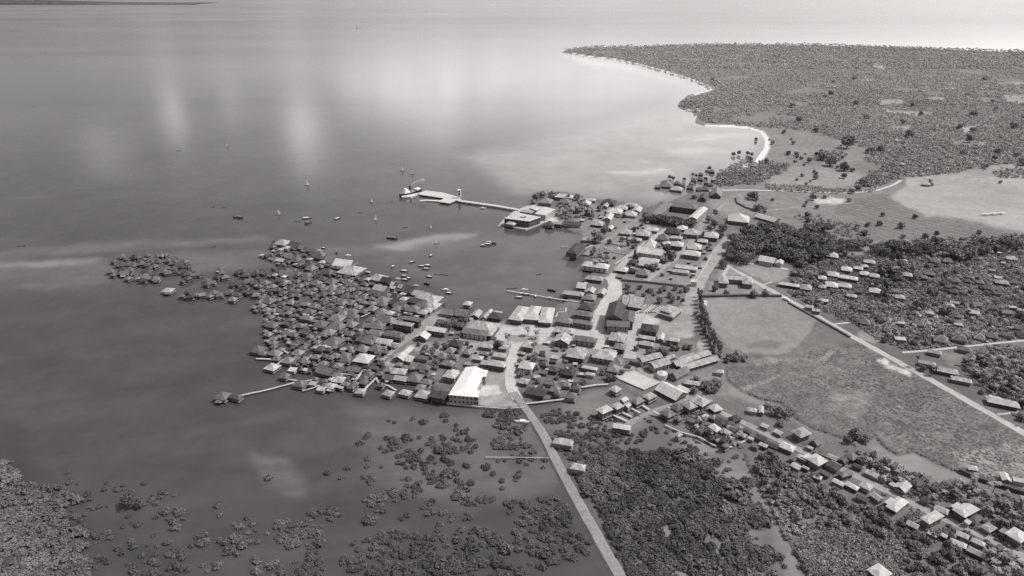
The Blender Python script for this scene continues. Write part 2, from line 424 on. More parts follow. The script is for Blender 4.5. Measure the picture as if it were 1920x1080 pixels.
def ground_mat(name, amp=0.28, fine=0.9, furrow=None):
    m, nt, b = new_mat(name, 0.95)
    b.inputs['Specular IOR Level'].default_value = 0.1
    at = N(nt, 'ShaderNodeAttribute', attribute_name='albedo')
    ge = N(nt, 'ShaderNodeNewGeometry')
    f = noise(nt, ge.outputs['Position'], fine, 4, 0.65)
    f2 = noise(nt, ge.outputs['Position'], 0.11, 4, 0.6)
    v = math_n(nt, 'MULTIPLY', at.outputs['Fac'], remap(nt, f, 0.3, 0.7, 1 - amp, 1 + amp))
    v = math_n(nt, 'MULTIPLY', v, remap(nt, f2, 0.3, 0.7, 1 - amp * .7, 1 + amp * .7))
    if furrow:
        wv = N(nt, 'ShaderNodeTexWave', bands_direction='X')
        wv.inputs['Scale'].default_value = 0.03
        wv.inputs['Distortion'].default_value = 2.2
        wv.inputs['Detail Scale'].default_value = 0.3
        wv.inputs['Detail'].default_value = 2
        mp = N(nt, 'ShaderNodeMapping')
        mp.inputs['Rotation'].default_value = (0, 0, furrow)
        nt.links.new(ge.outputs['Position'], mp.inputs['Vector'])
        nt.links.new(mp.outputs[0], wv.inputs['Vector'])
        v = math_n(nt, 'MULTIPLY', v, remap(nt, wv.outputs['Fac'], 0.2, 0.8, 0.88, 1.07))
    nt.links.new(tint(nt, v), b.inputs['Base Color'])
    return m

GM = ground_mat('rough_grass_and_soil')
MG = ground_mat('marsh_grass', 0.42, 0.55)
def ground_piece(name, c, mat):
    f = q[cls == c]
    u, inv = np.unique(f, return_inverse=True)
    o = mesh_obj(name, verts[u], inv.reshape(-1, 4), mat)
    at = o.data.attributes.new('albedo', 'FLOAT', 'POINT')
    at.data.foreach_set('value', alb[u].astype(np.float32))
    return struct(o)

ground_piece('ground', 0, GM)
ground_piece('playing_field', 1, ground_mat('mown_grass', 0.14, 0.5))
ground_piece('airfield', 2, ground_mat('dry_airfield_grass', 0.10, 0.3))
ground_piece('crop_field', 3, ground_mat('ploughed_rows', 0.2, 0.4, math.radians(-37)))
ground_piece('marsh_meadow', 4, MG)
ground_piece('beach', 5, ground_mat('coral_sand', 0.08, 0.3))

# ---------------------------------------------------------------- sea: depth and silt change its colour
ws = np.concatenate([[-9000, -3500, -1500], np.arange(-600, 2600, 7), [3200, 5000, 9000]])
hs = np.concatenate([np.arange(-32.5, -18, 1.5), np.arange(-17, 40, 1.5), np.arange(40, 1160, 4.5), [1250, 1400, 1700, 2400, 4500]])
WXg, WYg = np.meshgrid(ws, hs)
sx, sy = WXg.ravel(), WYg.ravel()
ex, ey = gp(sx, sy)
deep = 0.072
wa = np.full(sx.shape, deep)
nl = fnoise(sx + 2 * sy, sy * 4, 130, 51); nm = fnoise(sx, sy * 5, 60, 57)
wa *= 0.8 + 0.4 * nl
def silt(poly, val, soft, warp=14):
    a = np.asarray(poly)
    bb = (sx > a[:, 0].min() - 60) & (sx < a[:, 0].max() + 60) & (sy > a[:, 1].min() - 40) & (sy < a[:, 1].max() + 40)
    d = sdf(sx[bb] + (fnoise(sx[bb], sy[bb] * 3, 40, 61) - .5) * warp * 2, sy[bb] + (fnoise(sx[bb], sy[bb] * 3, 40, 67) - .5) * warp * .5, poly)
    w = sstep(d, -soft * 1.6, soft * 1.9) * (.55 + .45 * sstep(fnoise(sx[bb], sy[bb] * 4, 70, 77), .25, .6))
    wa[bb] = wa[bb] * (1 - w) + val * w
silt([(-600, 486), (60, 490), (190, 484), (200, 490), (120, 502), (-600, 512)], 0.24, 8)
silt([(-600, 470), (-10, 470), (250, 452), (500, 444), (520, 452), (250, 466), (30, 486), (-600, 490)], 0.135, 9)
silt([(100, 500), (350, 470), (520, 470), (640, 460), (700, 462), (810, 442), (895, 436), (885, 444), (840, 462), (760, 470), (700, 476), (600, 480), (480, 500), (300, 520), (150, 540), (-100, 545), (-100, 510)], 0.12, 10)
silt([(700, 462), (770, 450), (830, 440), (896, 436), (880, 448), (830, 464), (740, 470)], 0.25, 5)
silt([(780, 460), (900, 440), (1060, 432), (1096, 470), (1090, 510), (1060, 560), (930, 585), (840, 570), (830, 540), (700, 490)], 0.105, 14)
silt([(780, 490), (880, 470), (960, 450), (930, 500), (860, 540)], 0.085, 14)
silt([(860, 290), (1000, 270), (1260, 200), (1340, 150), (1300, 190), (1440, 250), (1380, 320), (1240, 380), (1100, 370), (960, 360)], 0.21, 18)
silt([(1140, 322), (1240, 318), (1260, 324), (1150, 327)], 0.42, 5); silt([(1240, 280), (1330, 275), (1370, 285), (1260, 292)], 0.34, 6); silt([(1255, 262), (1330, 250), (1400, 252), (1330, 264)], 0.32, 6)
silt([(1060, 100), (1180, 120), (1290, 160), (1200, 140), (1090, 118)], 0.28, 8)
silt([(470, 850), (540, 860), (575, 900), (575, 935), (530, 930), (490, 905)], 0.12, 8)
silt([(660, 760), (860, 765), (980, 770), (1080, 745), (1170, 730), (1300, 770), (1240, 800), (1420, 860), (1600, 1120), (1180, 1120), (1060, 900), (980, 940), (860, 960), (700, 900)], 0.125, 26)
silt([(1060, 740), (1160, 725), (1250, 770), (1180, 820), (1040, 800)], 0.175, 12)
silt([(1240, 800), (1420, 850), (1490, 1000), (1560, 1150), (1500, 1150), (1430, 960), (1300, 860)], 0.22, 12)
silt([(1180, 990), (1330, 960), (1420, 1000), (1440, 1120), (1240, 1120)], 0.22, 18)
silt(CREEK, 0.23, 6, 4)
silt([(-300, 760), (40, 790), (60, 850), (120, 930), (170, 960), (180, 1100), (-300, 1100)], 0.06, 20)
# wind lanes far out
lane = fnoise(ex * .25 + ey * .1, ey, 420, 71)
wa *= np.where(sy < 200, 0.75 + .8 * sstep(lane, .3, .75) * np.interp(sy, [0, 90, 200], [1, .9, .4]), 1.0)
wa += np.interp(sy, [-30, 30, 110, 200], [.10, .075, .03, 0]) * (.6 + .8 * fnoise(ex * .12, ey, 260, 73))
qi = np.arange(len(sx)).reshape(WXg.shape)
wq = np.stack([qi[1:, :-1], qi[1:, 1:], qi[:-1, 1:], qi[:-1, :-1]], -1).reshape(-1, 4)
wm, nt, b = new_mat('sea_water', 0.1)
b.inputs['Specular IOR Level'].default_value = 0.5
b.inputs['IOR'].default_value = 1.33
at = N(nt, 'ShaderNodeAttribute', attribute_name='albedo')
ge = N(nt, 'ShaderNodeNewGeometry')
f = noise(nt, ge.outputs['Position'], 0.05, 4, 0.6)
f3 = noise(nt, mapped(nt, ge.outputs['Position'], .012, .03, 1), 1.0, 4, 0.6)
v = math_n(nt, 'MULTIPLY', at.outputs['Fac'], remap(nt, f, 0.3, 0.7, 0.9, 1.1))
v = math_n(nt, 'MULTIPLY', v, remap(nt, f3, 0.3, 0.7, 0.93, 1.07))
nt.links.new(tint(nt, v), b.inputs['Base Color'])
rr = N(nt, 'ShaderNodeAttribute', attribute_name='ruffle')
nt.links.new(rr.outputs['Fac'], b.inputs['Roughness'])
w1 = noise(nt, mapped(nt, ge.outputs['Position'], 0.16, 0.42, 1), 1.0, 3, 0.6)
w2 = noise(nt, mapped(nt, ge.outputs['Position'], 0.09, 0.75, 1), 1.0, 2, 0.5)
w1 = math_n(nt, 'ADD', w1, math_n(nt, 'MULTIPLY', w2, 0.55))
bu = N(nt, 'ShaderNodeBump')
bu.inputs['Strength'].default_value = 0.075
bu.inputs['Distance'].default_value = 0.6
nt.links.new(w1, bu.inputs['Height'])
nt.links.new(bu.outputs[0], b.inputs['Normal'])
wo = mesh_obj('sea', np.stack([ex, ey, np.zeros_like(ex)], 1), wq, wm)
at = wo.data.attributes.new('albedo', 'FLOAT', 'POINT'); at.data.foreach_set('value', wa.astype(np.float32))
# the open sea is ruffled by the breeze, the lee of the town lies calm
ruf = np.interp(sy, [40, 120, 170, 300, 420, 520, 1100], [0.30, 0.16, 0.055, 0.06, 0.10, 0.09, 0.08]) + 0.05 * (lane - .5) * (sy < 200)
at = wo.data.attributes.new('ruffle', 'FLOAT', 'POINT'); at.data.foreach_set('value', np.clip(ruf, .05, .5).astype(np.float32))
struct(wo)

# ---------------------------------------------------------------- sky, sun, camera
SUN_AZ, SUN_EL = math.radians(84), math.radians(56)      # to the right of the view, clockwise from +Y
w = bpy.data.worlds.new('World'); scn.world = w; w.use_nodes = True
nt = w.node_tree
bg = nt.nodes['Background']
sky = N(nt, 'ShaderNodeTexSky', sky_type='NISHITA')
sky.sun_disc = False
sky.sun_elevation = SUN_EL
sky.sun_rotation = SUN_AZ
sky.air_density = 1.2; sky.dust_density = 3.5
bw = N(nt, 'ShaderNodeRGBToBW'); nt.links.new(sky.outputs[0], bw.inputs[0])
tc = N(nt, 'ShaderNodeTexCoord')
sp = N(nt, 'ShaderNodeSeparateXYZ'); nt.links.new(tc.outputs['Generated'], sp.inputs[0])
az = math_n(nt, 'ARCTAN2', sp.outputs[0], sp.outputs[1])
el = math_n(nt, 'ARCSINE', sp.outputs[2])
val = math_n(nt, 'MULTIPLY', bw.outputs[0], 1.0)
# hazy glare towards the sun side
gl = remap(nt, az, math.radians(-32), math.radians(34), 0.0, 1.0)
gl = math_n(nt, 'POWER', gl, 1.1)
back = remap(nt, az, math.radians(80), math.radians(140), 1.0, 0.0)
lowf = remap(nt, el, math.radians(4), math.radians(40), 1.0, 0.0)
veil = math_n(nt, 'MULTIPLY', lowf, math_n(nt, 'ADD', math_n(nt, 'MULTIPLY', lowf, 0.7), 1.4))
SKYGLOW = math_n(nt, 'MULTIPLY', math_n(nt, 'MULTIPLY', gl, back), lowf)
# fair-weather cumulus, seen only as reflections in the water: azimuth, elevation, half-widths (degrees), brightness
cl = None
CLOUD_UP = 0.9
for ca, ce, wa_, we_, br in [(-16.6, 10.6, 1.5, 2.7, 14), (-26, 8.2, 1.0, 2.0, 6), (-31, 10.4, 1.8, 1.4, 4.5), (-22, 7.4, .9, 1.2, 3.5), (-9.5, 7.0, 3.2, 3.0, 6), (-6, 8, 2.0, 4, 4.0), (-13, 6.2, 1.2, 3, 3.0), (-2, 6, 4, 5, 4.5), (6, 9, 6, 7, 3.5)]:
    a = math_n(nt, 'DIVIDE', math_n(nt, 'SUBTRACT', az, math.radians(ca)), math.radians(wa_))
    e = math_n(nt, 'DIVIDE', math_n(nt, 'SUBTRACT', el, math.radians(ce + CLOUD_UP)), math.radians(we_))
    s = math_n(nt, 'ADD', math_n(nt, 'MULTIPLY', a, a), math_n(nt, 'MULTIPLY', e, e))
    s = math_n(nt, 'MULTIPLY', math_n(nt, 'EXPONENT', math_n(nt, 'MULTIPLY', s, -1.0)), br)
    cl = s if cl is None else math_n(nt, 'ADD', cl, s)
cn = noise(nt, tc.outputs['Generated'], 9.0, 4, 0.6)
cl = math_n(nt, 'MULTIPLY', cl, remap(nt, cn, 0.35, 0.65, 0.4, 1.3))
high = math_n(nt, 'MULTIPLY', remap(nt, el, math.radians(42), math.radians(75), 0.0, 1.0), 4.6)  # extra overhead sky brightness, added to fill the shadows
val = math_n(nt, 'ADD', math_n(nt, 'ADD', val, high), veil)
tot = math_n(nt, 'ADD', val, math_n(nt, 'ADD', cl, math_n(nt, 'MULTIPLY', SKYGLOW, 18.5)))
nt.links.new(tint(nt, tot), bg.inputs['Color'])
bg.inputs['Strength'].default_value = 0.085

sl = bpy.data.lights.new('sun', 'SUN')
sl.energy = 3.05; sl.angle = math.radians(0.55); sl.color = (1.0, 0.968, 0.95)
so = bpy.data.objects.new('sun', sl); COL.objects.link(so)
d = Vector((math.sin(SUN_AZ) * math.cos(SUN_EL), math.cos(SUN_AZ) * math.cos(SUN_EL), math.sin(SUN_EL)))
so.rotation_euler = d.to_track_quat('Z', 'Y').to_euler()
so.location = (0, 400, 600)

cd = bpy.data.cameras.new('aerial_camera')
cd.sensor_width = 36.0; cd.lens = F / 1920.0 * 36.0
cd.clip_start = 1.0; cd.clip_end = 200000.0
co = bpy.data.objects.new('aerial_camera', cd); COL.objects.link(co)
co.location = (0, 0, H)
co.rotation_euler = (math.pi / 2 - PITCH, 0, 0)
scn.camera = co
scn.view_settings.view_transform = 'Standard'; scn.view_settings.look = 'None'
scn.view_settings.exposure = 0.0; scn.view_settings.gamma = 1.0
scn.cycles.use_denoising = False
scn.cycles.use_adaptive_sampling = False
scn.cycles.max_bounces = 5; scn.cycles.diffuse_bounces = 2; scn.cycles.glossy_bounces = 3
# ================================================================ roads, walls, walkways
def ribbon(name, pts, width, mat, z, kind='structure', jit=0.12, parent=None, thick=None):
    """a strip along photo positions pts laid on the ground; width in metres (one or per point)"""
    P = [Vector((*map(float, gp(x, y, z)), 0)) for x, y in pts]
    wd = width if isinstance(width, (list, tuple)) else [width] * len(P)
    Q, W = [], []
    for i in range(len(P) - 1):
        n = max(2, int((P[i + 1] - P[i]).length / 5))
        for j in range(n):
            t = j / n
            Q.append(P[i].lerp(P[i + 1], t)); W.append(wd[i] * (1 - t) + wd[i + 1] * t)
    Q.append(P[-1]); W.append(wd[-1])
    # round the corners
    for _ in range(2):
        Q = [Q[0]] + [(Q[i - 1] + Q[i] * 2 + Q[i + 1]) / 4 for i in range(1, len(Q) - 1)] + [Q[-1]]
    v, f = [], []
    for i, p in enumerate(Q):
        t = (Q[min(i + 1, len(Q) - 1)] - Q[max(i - 1, 0)]).normalized()
        nrm = Vector((-t.y, t.x, 0))
        a = W[i] / 2 * (1 + random.uniform(-jit, jit)); c = W[i] / 2 * (1 + random.uniform(-jit, jit))
        if thick:
            v += [(p + nrm * a).to_tuple()[:2] + (z,), (p - nrm * c).to_tuple()[:2] + (z,), (p + nrm * (a + thick[1])).to_tuple()[:2] + (z - thick[0],), (p - nrm * (c + thick[1])).to_tuple()[:2] + (z - thick[0],)]
        else:
            v += [(p + nrm * a).to_tuple()[:2] + (z,), (p - nrm * c).to_tuple()[:2] + (z,)]
    k = 4 if thick else 2
    for i in range(len(Q) - 1):
        a, b = i * k, (i + 1) * k
        f.append((a, a + 1, b + 1, b))
        if thick:
            f += [(a + 2, a, b, b + 2), (a + 1, a + 3, b + 3, b + 1)]
    o = mesh_obj(name, v, f, mat, parent)
    if kind == 'structure':
        struct(o)
    return o

RZ = GZ + 0.08
ribbon('causeway', [(962, 735), (975, 752), (985, 765), (1012, 803), (1060, 898), (1110, 988), (1166, 1087), (1215, 1180)], [5.4, 5.2, 5, 5, 5, 5, 5, 5], 'cause', 1.35, thick=(1.5, 1.3), jit=.09)
ribbon('road', [(1362, 497), (1400, 519), (1437, 540), (1466, 555), (1600, 632), (1752, 716), (1920, 812), (2100, 915), (2300, 1020)], [5, 5, 6.5, 6.3, 6.3, 6, 6, 6.3, 6.5], 'street', RZ + .01)
ribbon('road', [(1195, 690), (1250, 722), (1292, 747), (1346, 771), (1395, 792), (1472, 831), (1540, 862), (1600, 889), (1705, 941), (1765, 971), (1852, 1008), (1925, 1046), (2100, 1130)], 5.0, 'dirt', RZ + .02)
ribbon('street', [(826, 586), (790, 612), (765, 634), (738, 656), (716, 676)], [9, 9, 8, 4, 3.4], 'dirt', RZ + .03)
ribbon('street', [(1144, 521), (1187, 475), (1218, 451), (1252, 427), (1266, 416)], 7, 'road', RZ + .01)
ribbon('street', [(1098, 478), (1126, 457), (1137, 451), (1170, 428), (1206, 408)], 7, 'dirt', RZ + .02)
ribbon('street', [(1212, 526), (1238, 504), (1262, 488), (1279, 473), (1298, 452), (1312, 433)], 7, 'dirt', RZ + .03)
ribbon('street', [(1288, 572), (1302, 545), (1318, 512), (1336, 486), (1354, 462), (1366, 444)], [9, 13, 14, 14, 12, 9], 'dirt', RZ + .04)
ribbon('street', [(1312, 432), (1318, 415), (1340, 398), (1362, 380)], 5, 'dirt', RZ + .05)
ribbon('street', [(1140, 519), (1153, 527), (1153, 549), (1139, 567), (1124, 590), (1119, 626), (1124, 662)], [9, 12, 14, 13, 11, 11, 9], 'street', RZ + .06)
ribbon('street', [(1205, 582), (1195, 592), (1186, 626), (1182, 655), (1180, 672)], [9, 10, 9, 9, 9], 'road', RZ + .07)
ribbon('street', [(938, 623), (1040, 627), (1118, 629)], [8, 9, 9], 'street', RZ + .09)
ribbon('street', [(968, 645), (955, 695), (958, 728), (970, 748)], [8, 7.5, 7.5, 7.5], 'road', RZ + .10)
ribbon('street', [(1110, 662), (1150, 690), (1190, 690)], 5, 'dirt', RZ + .11)
ribbon('footpath', [(1380, 491), (1430, 497), (1478, 505)], 3.2, 'street', RZ + .02)
ribbon('footpath', [(1340, 546), (1352, 522), (1366, 500)], 3.6, 'road', RZ + .02)
ribbon('footpath', [(1425, 536), (1448, 528)], 2.4, 'road', RZ + .02)
ribbon('lane', [(1692, 661), (1760, 655), (1840, 646), (1925, 638), (2060, 622)], 2.6, 'street', RZ + .02)
ribbon('lane', [(1562, 608), (1608, 603)], 2.0, 'road', RZ + .02)
ribbon('lane', [(1612, 558), (1655, 565)], 2.4, 'street', RZ + .02)
ribbon('lane', [(1872, 632), (1892, 610), (1900, 620)], 1.6, 'dirt', RZ + .02)
ribbon('lane', [(1326, 357), (1400, 356), (1500, 359), (1585, 362), (1640, 358), (1672, 348), (1690, 338)], 4.5, 'road', RZ + .02)
ribbon('lane', [(1430, 396), (1480, 390), (1540, 386), (1600, 380)], 2.5, 'dirt', RZ + .02)
ribbon('lane', [(1870, 777), (1930, 771)], 2.4, 'road', RZ + .02)
ribbon('boardwalk_lane', [(1262, 790), (1220, 772), (1176, 792)][::-1], 2.6, 'dirt', RZ + .05)
bpy.data.objects['boardwalk_lane'].name = 'lane_over_mud'
ribbon('dike', [(1172, 798), (1180, 790), (1222, 771), (1267, 755), (1298, 745)], 3.0, 'dirt', 1.25, thick=(1.4, 1.0))

def wall_line(name, pts, h, t, mat, label, cat, z=GZ, parent=None):
    P = [Vector((*map(float, gp(x, y, z)), 0)) for x, y in pts]
    mb = MB()
    for i in range(len(P) - 1):
        a, b = P[i], P[i + 1]
        d = (b - a).normalized(); n = Vector((-d.y, d.x, 0)) * t / 2
        e = d * t / 2
        mb.prism([(p.x, p.y) for p in (a + n - e * (i > 0), b + n + e, b - n + e, a - n - e * (i > 0))], z - .3 - i * .003, z + h - i * .003)
    o = mb.obj(name, mat, parent)
    if label:
        tag(o, label, cat)
    return o

wall_line('sea_wall', [(838, 757), (900, 764), (950, 768), (982, 765)], 0.8, 0.7, 'pale', 'pale low sea wall along the shore in front of the white L-shaped hall', 'sea wall')
wall_line('garden_wall', [(1165, 527), (1210, 531), (1282, 539)], 2.2, 0.5, 'w1', 'long dark garden wall closing the tree garden below the street blocks', 'wall')
wall_line('garden_wall', [(1141, 457), (1174, 463)], 1.6, 0.4, 'conc', 'white wall above the monument lawn', 'wall')
wall_line('garden_wall', [(1145, 473), (1176, 479)], 0.9, 0.4, 'conc', 'low white wall below the monument lawn', 'wall')
wall_line('garden_wall', [(1153, 496), (1177, 479)], 0.9, 0.5, 'conc', 'low white wall running beside the lawn and the waterfront street', 'wall')
wall_line('field_hedge', [(1318, 557), (1395, 555), (1462, 556)], 1.8, 2.6, 'mang', 'dark clipped hedge along the far side of the playing field', 'hedge')
wall_line('road_hedge', [(1478, 568), (1530, 597), (1592, 632)], 1.3, 1.8, 'mang', 'dark hedge on the field side of the long white road', 'hedge')
wall_line('bank_hedge', [(1800, 882), (1835, 898), (1880, 912), (1925, 926)], 1.6, 2.6, 'mang', 'dark hedge on the creek bank below the two small white huts', 'hedge')
wall_line('ditch_hedge', [(1381, 372), (1385, 382), (1400, 390), (1420, 396)], 2.2, 4, 'tree', 'dark curved hedge in the meadow below the far lane', 'hedge')
wall_line('street_wall', [(1302, 532), (1318, 506), (1334, 480)], 1.0, 0.4, 'conc', 'low pale wall on the town side of the wide tree-lined street', 'wall')

def walkway(pts, w, z, label, mat='pale', posts=True, group='footbridges of the stilt village'):
    P = [Vector((*map(float, gp(x, y, z)), z)) for x, y in pts]
    root = empty('footbridge', P[0].x, P[0].y, 0)
    o0 = Vector((P[0].x, P[0].y, 0))
    v, f = [], []
    Q = []
    for i in range(len(P) - 1):
        n = max(1, int((P[i + 1] - P[i]).length / 4))
        for j in range(n):
            Q.append(P[i].lerp(P[i + 1], j / n))
    Q.append(P[-1])
    mb = MB()
    for i, p in enumerate(Q):
        t = (Q[min(i + 1, len(Q) - 1)] - Q[max(i - 1, 0)]).normalized()
        nrm = Vector((-t.y, t.x, 0)) * (w / 2)
        jz = random.uniform(-.06, .06)
        off = Vector((random.uniform(-.12, .12), random.uniform(-.12, .12), 0))
        for sgn, zz in ((1, 0), (-1, 0), (-1, -.18), (1, -.18)):
            c = p + off + nrm * sgn - o0
            v.append((c.x, c.y, z + jz + zz))
    n = len(Q)
    for i in range(n - 1):
        a, b = 4 * i, 4 * (i + 1)
        for k in range(4):
            f.append((a + k, a + (k + 1) % 4, b + (k + 1) % 4, b + k))
    f += [(3, 2, 1, 0), (4 * n - 4, 4 * n - 3, 4 * n - 2, 4 * n - 1)]
    mesh_obj('deck', v, f, mat, root)
    if posts:
        me = None
        for i in range(0, n, max(1, n // 14)):
            c = Q[i] - o0
            if me is None:
                mb = MB(); mb.tube((0, 0, -1), (0, 0, z - .1), .13, .11)
                po = mb.obj('post', 'wood', root, loc=(c.x, c.y, 0)); me = po.data
            else:
                link('post', me, root, (c.x, c.y, 0))
    tag(root, label, 'footbridge', group)
    return root

def xf(ox, oy, s, pts):
    return [(ox + x / s, oy + y / s) for x, y in pts]
V5 = (460, 640, 9.6); V6 = (640, 640, 9.6); SM = (920, 640, 4.0)
for pts, w_, lab in [
    ([(430, 745), (446, 742), (500, 731), (545, 719), (553, 717)], 1.7, 'long bent footbridge leading out to the lone hut in the open water'),
    (xf(*V5, [(190, 305), (460, 320)]), 1.6, 'short straight footbridge below the westernmost hut of the village edge'),
    (xf(*V5, [(575, 410), (690, 315)]), 1.4, 'short slanting footbridge up from the porch hut'),
    (xf(*V5, [(680, 165), (760, 200), (830, 270)]), 1.4, 'grey broken footbridge in the gap among the western huts'),
    (xf(*V5, [(780, 680), (950, 705)]), 1.1, 'thin footbridge behind the small lone pyramid hut'),
    (xf(*V5, [(1040, 718), (1200, 690)]), 1.1, 'thin footbridge between two huts above the long bent one'),
    (xf(*V5, [(1030, 890), (1200, 845), (1340, 790)]), 1.2, 'thin footbridge ending free over water at the southern huts'),
    (xf(*V6, [(220, 740), (300, 640), (400, 515), (410, 500), (540, 515)]), 1.7, 'cranked white footbridge below the end of the pier road'),
    (xf(*V6, [(420, 860), (520, 760), (620, 660)]), 1.5, 'straight footbridge down to the square bright hut on the south edge'),
    (xf(*V6, [(620, 640), (670, 740), (860, 800), (990, 880)]), 1.2, 'grey zigzag footbridge east of the square bright hut'),
    (xf(*V6, [(800, 235), (970, 245)]), 1.3, 'footbridge from the pier road to the white gabled huts'),
    (xf(*V6, [(0, 570), (140, 595), (300, 605)]), 1.2, 'curved footbridge behind the southern huts west of the cranked one'),
    (xf(640, 540, 9.6, [(0, 870), (150, 785)]), 1.4, 'slanting white footbridge on the left of the walled fish pond'),
    (xf(640, 540, 9.6, [(360, 520), (520, 440)]), 1.4, 'slanting footbridge in the middle of the stilt village'),
    (xf(640, 540, 9.6, [(590, 1000), (700, 990), (900, 985)]), 1.2, 'short pale footbridge joining the pier road at the lone gap'),
    (xf(*SM, [(265, 466), (420, 448), (560, 430)]), 1.5, 'straight white footbridge from the causeway to the tidal huts'),
    (xf(*SM, [(680, 342), (790, 325), (880, 320)]), 1.5, 'white footbridge along the shore towards the pale court'),
    (xf(*SM, [(-40, 868), (200, 868), (432, 874)]), .55, 'thin straight plank line across the mangroves left of the causeway'),
    (xf(*SM, [(905, 545), (1030, 600)]), 1.8, 'lowest of the white gangways from dike to boardwalk houses'),
    (xf(*SM, [(975, 525), (1065, 568)]), 1.8, 'second of the white gangways from dike to boardwalk houses'),
    (xf(*SM, [(1055, 500), (1120, 535)]), 1.4, 'third and greyest gangway from dike to boardwalk houses'),
    (xf(*SM, [(1140, 480), (1195, 513)]), 1.8, 'uppermost white gangway from dike to boardwalk houses'),
    (xf(*SM, [(1220, 525), (1290, 562)]), 1.8, 'gangway from dike to the big pyramid-roofed stilt house'),
    (xf(*SM, [(1325, 490), (1395, 530)]), 1.6, 'gangway from dike to the small house beside the pyramid roof'),
    (xf(*SM, [(1310, 625), (1430, 680), (1560, 715), (1690, 785)]), 1.2, 'long dark plank fence line across the mud below the pyramid roof'),
    (xf(*SM, [(1790, 795), (1860, 765), (1920, 740)]), 1.5, 'white footbridge at the little hut on the creek corner'),
    ([(951, 545), (985, 550), (1030, 558), (1084, 566)], 1.3, 'thin dark jetty across the inner harbour'),
    (xf(940, 500, 9.6, [(980, 900), (1020, 820), (1160, 815), (1165, 740)]), 1.3, 'bent white footbridge beside the three-winged market hall'),
    (xf(920, 330, 4.8, [(630, 632), (690, 632)]), 1.2, 'short landing stage left of the big dark boathouse'),
    (xf(920, 330, 4.8, [(845, 655), (915, 622)]), 2.2, 'white ramp behind the big dark boathouse'),
]:
    walkway(pts, w_, 1.5, lab)

# ================================================================ houses
TONE = {0: 'white', 1: 'pale', 2: 'grey', 3: 'brown-grey', 4: 'dark', 5: 'dark'}
ROOF = {'h': 'hipped', 'g': 'gabled', 'G': 'gabled', 'p': 'pyramid', 'f': 'flat'}
_cache = {}

def roof_geo(w, d, kind, pitch, th=0.22, cap=False, sag=0.0):
    mb = MB()
    a, b = w / 2, d / 2
    if kind == 'f':
        v = [(-a, -b, 0), (a, -b, 0), (a, b, .5), (-a, b, .5), (-a, -b, th), (a, -b, th), (a, b, .5 + th), (-a, b, .5 + th)]
        mb.add(v, [(3, 2, 1, 0), (4, 5, 6, 7), (0, 1, 5, 4), (1, 2, 6, 5), (2, 3, 7, 6), (3, 0, 4, 7)])
        return mb
    along_x = w >= d
    if kind == 'G':
        along_x = not along_x
    short = d if along_x else w
    rise = short / 2 * pitch
    if kind == 'g' or kind == 'G':
        r = [(-a, 0, th + rise), (a, 0, th + rise)] if along_x else [(0, -b, th + rise), (0, b, th + rise)]
    else:
        ln = (max(w, d) - short) / 2 + short * (0.02 if kind == 'p' else 0.06)
        if kind == 'p':
            ln = min(ln, max(w, d) * .06)
        r = [(-ln, 0, th + rise), (ln, 0, th + rise)] if along_x else [(0, -ln, th + rise), (0, ln, th + rise)]
    v = [(-a, -b, 0), (a, -b, 0), (a, b, 0), (-a, b, 0), (-a, -b, th), (a, -b, th), (a, b, th), (-a, b, th)] + r
    side = [(0, 1, 5, 4), (1, 2, 6, 5), (2, 3, 7, 6), (3, 0, 4, 7), (3, 2, 1, 0)]
    gab = kind in 'gG'
    if along_x:
        s = [(4, 5, 9, 8), (6, 7, 8, 9)]; e = [(5, 6, 9), (7, 4, 8)]
    else:
        s = [(5, 6, 9, 8), (7, 4, 8, 9)]; e = [(4, 5, 8), (6, 7, 9)]
    mb.add(v, side + s + e)
    if gab:
        mb.m[-1] = mb.m[-2] = 1
    if cap:
        V = [Vector(p) for p in v]
        mb.tube(V[8] + Vector((0, 0, .05)), V[9] + Vector((0, 0, .05)), .2, .2, 4, 2)
        if not gab:
            for c, rr in ((4, 8), (7, 8), (5, 9), (6, 9)) if along_x else ((4, 8), (5, 8), (6, 9), (7, 9)):
                mb.tube(V[c] + Vector((0, 0, .05)), V[rr] + Vector((0, 0, .05)), .16, .16, 4, 2)
    return mb

HOUSES = []           # (x, y, radius) of every footprint in metres, for keeping trees off roofs

def windows(root, w, d, z0, h, st, phi, off, right=True):
    key = ('win',)
    if key not in _cache:
        mb = MB(); mb.box(-.55, -.06, -.7, .55, .06, .7); o = mb.obj('window', 'glass', root); _cache[key] = o.data
        bpy.data.objects.remove(o)
    me = _cache[key]
    c, s = math.cos(phi), math.sin(phi)
    n = int(max(2, min(5, w / 3.4)))
    for fl in range(st):
        zc = z0 + (fl + .55) * h / st
        for i in range(n):
            lx, ly = (i + .5) / n * w - w / 2, -d / 2 - .03
            link('window', me, root, (off[0] + c * lx - s * ly, off[1] + s * lx + c * ly, zc), phi)
        if right:
            for i in range(max(1, int(min(3, d / 4)))):
                k = max(1, int(min(3, d / 4)))
                lx, ly = w / 2 + .03, (i + .5) / k * d - d / 2
                link('window', me, root, (off[0] + c * lx - s * ly, off[1] + s * lx + c * ly, zc), phi + math.pi / 2)

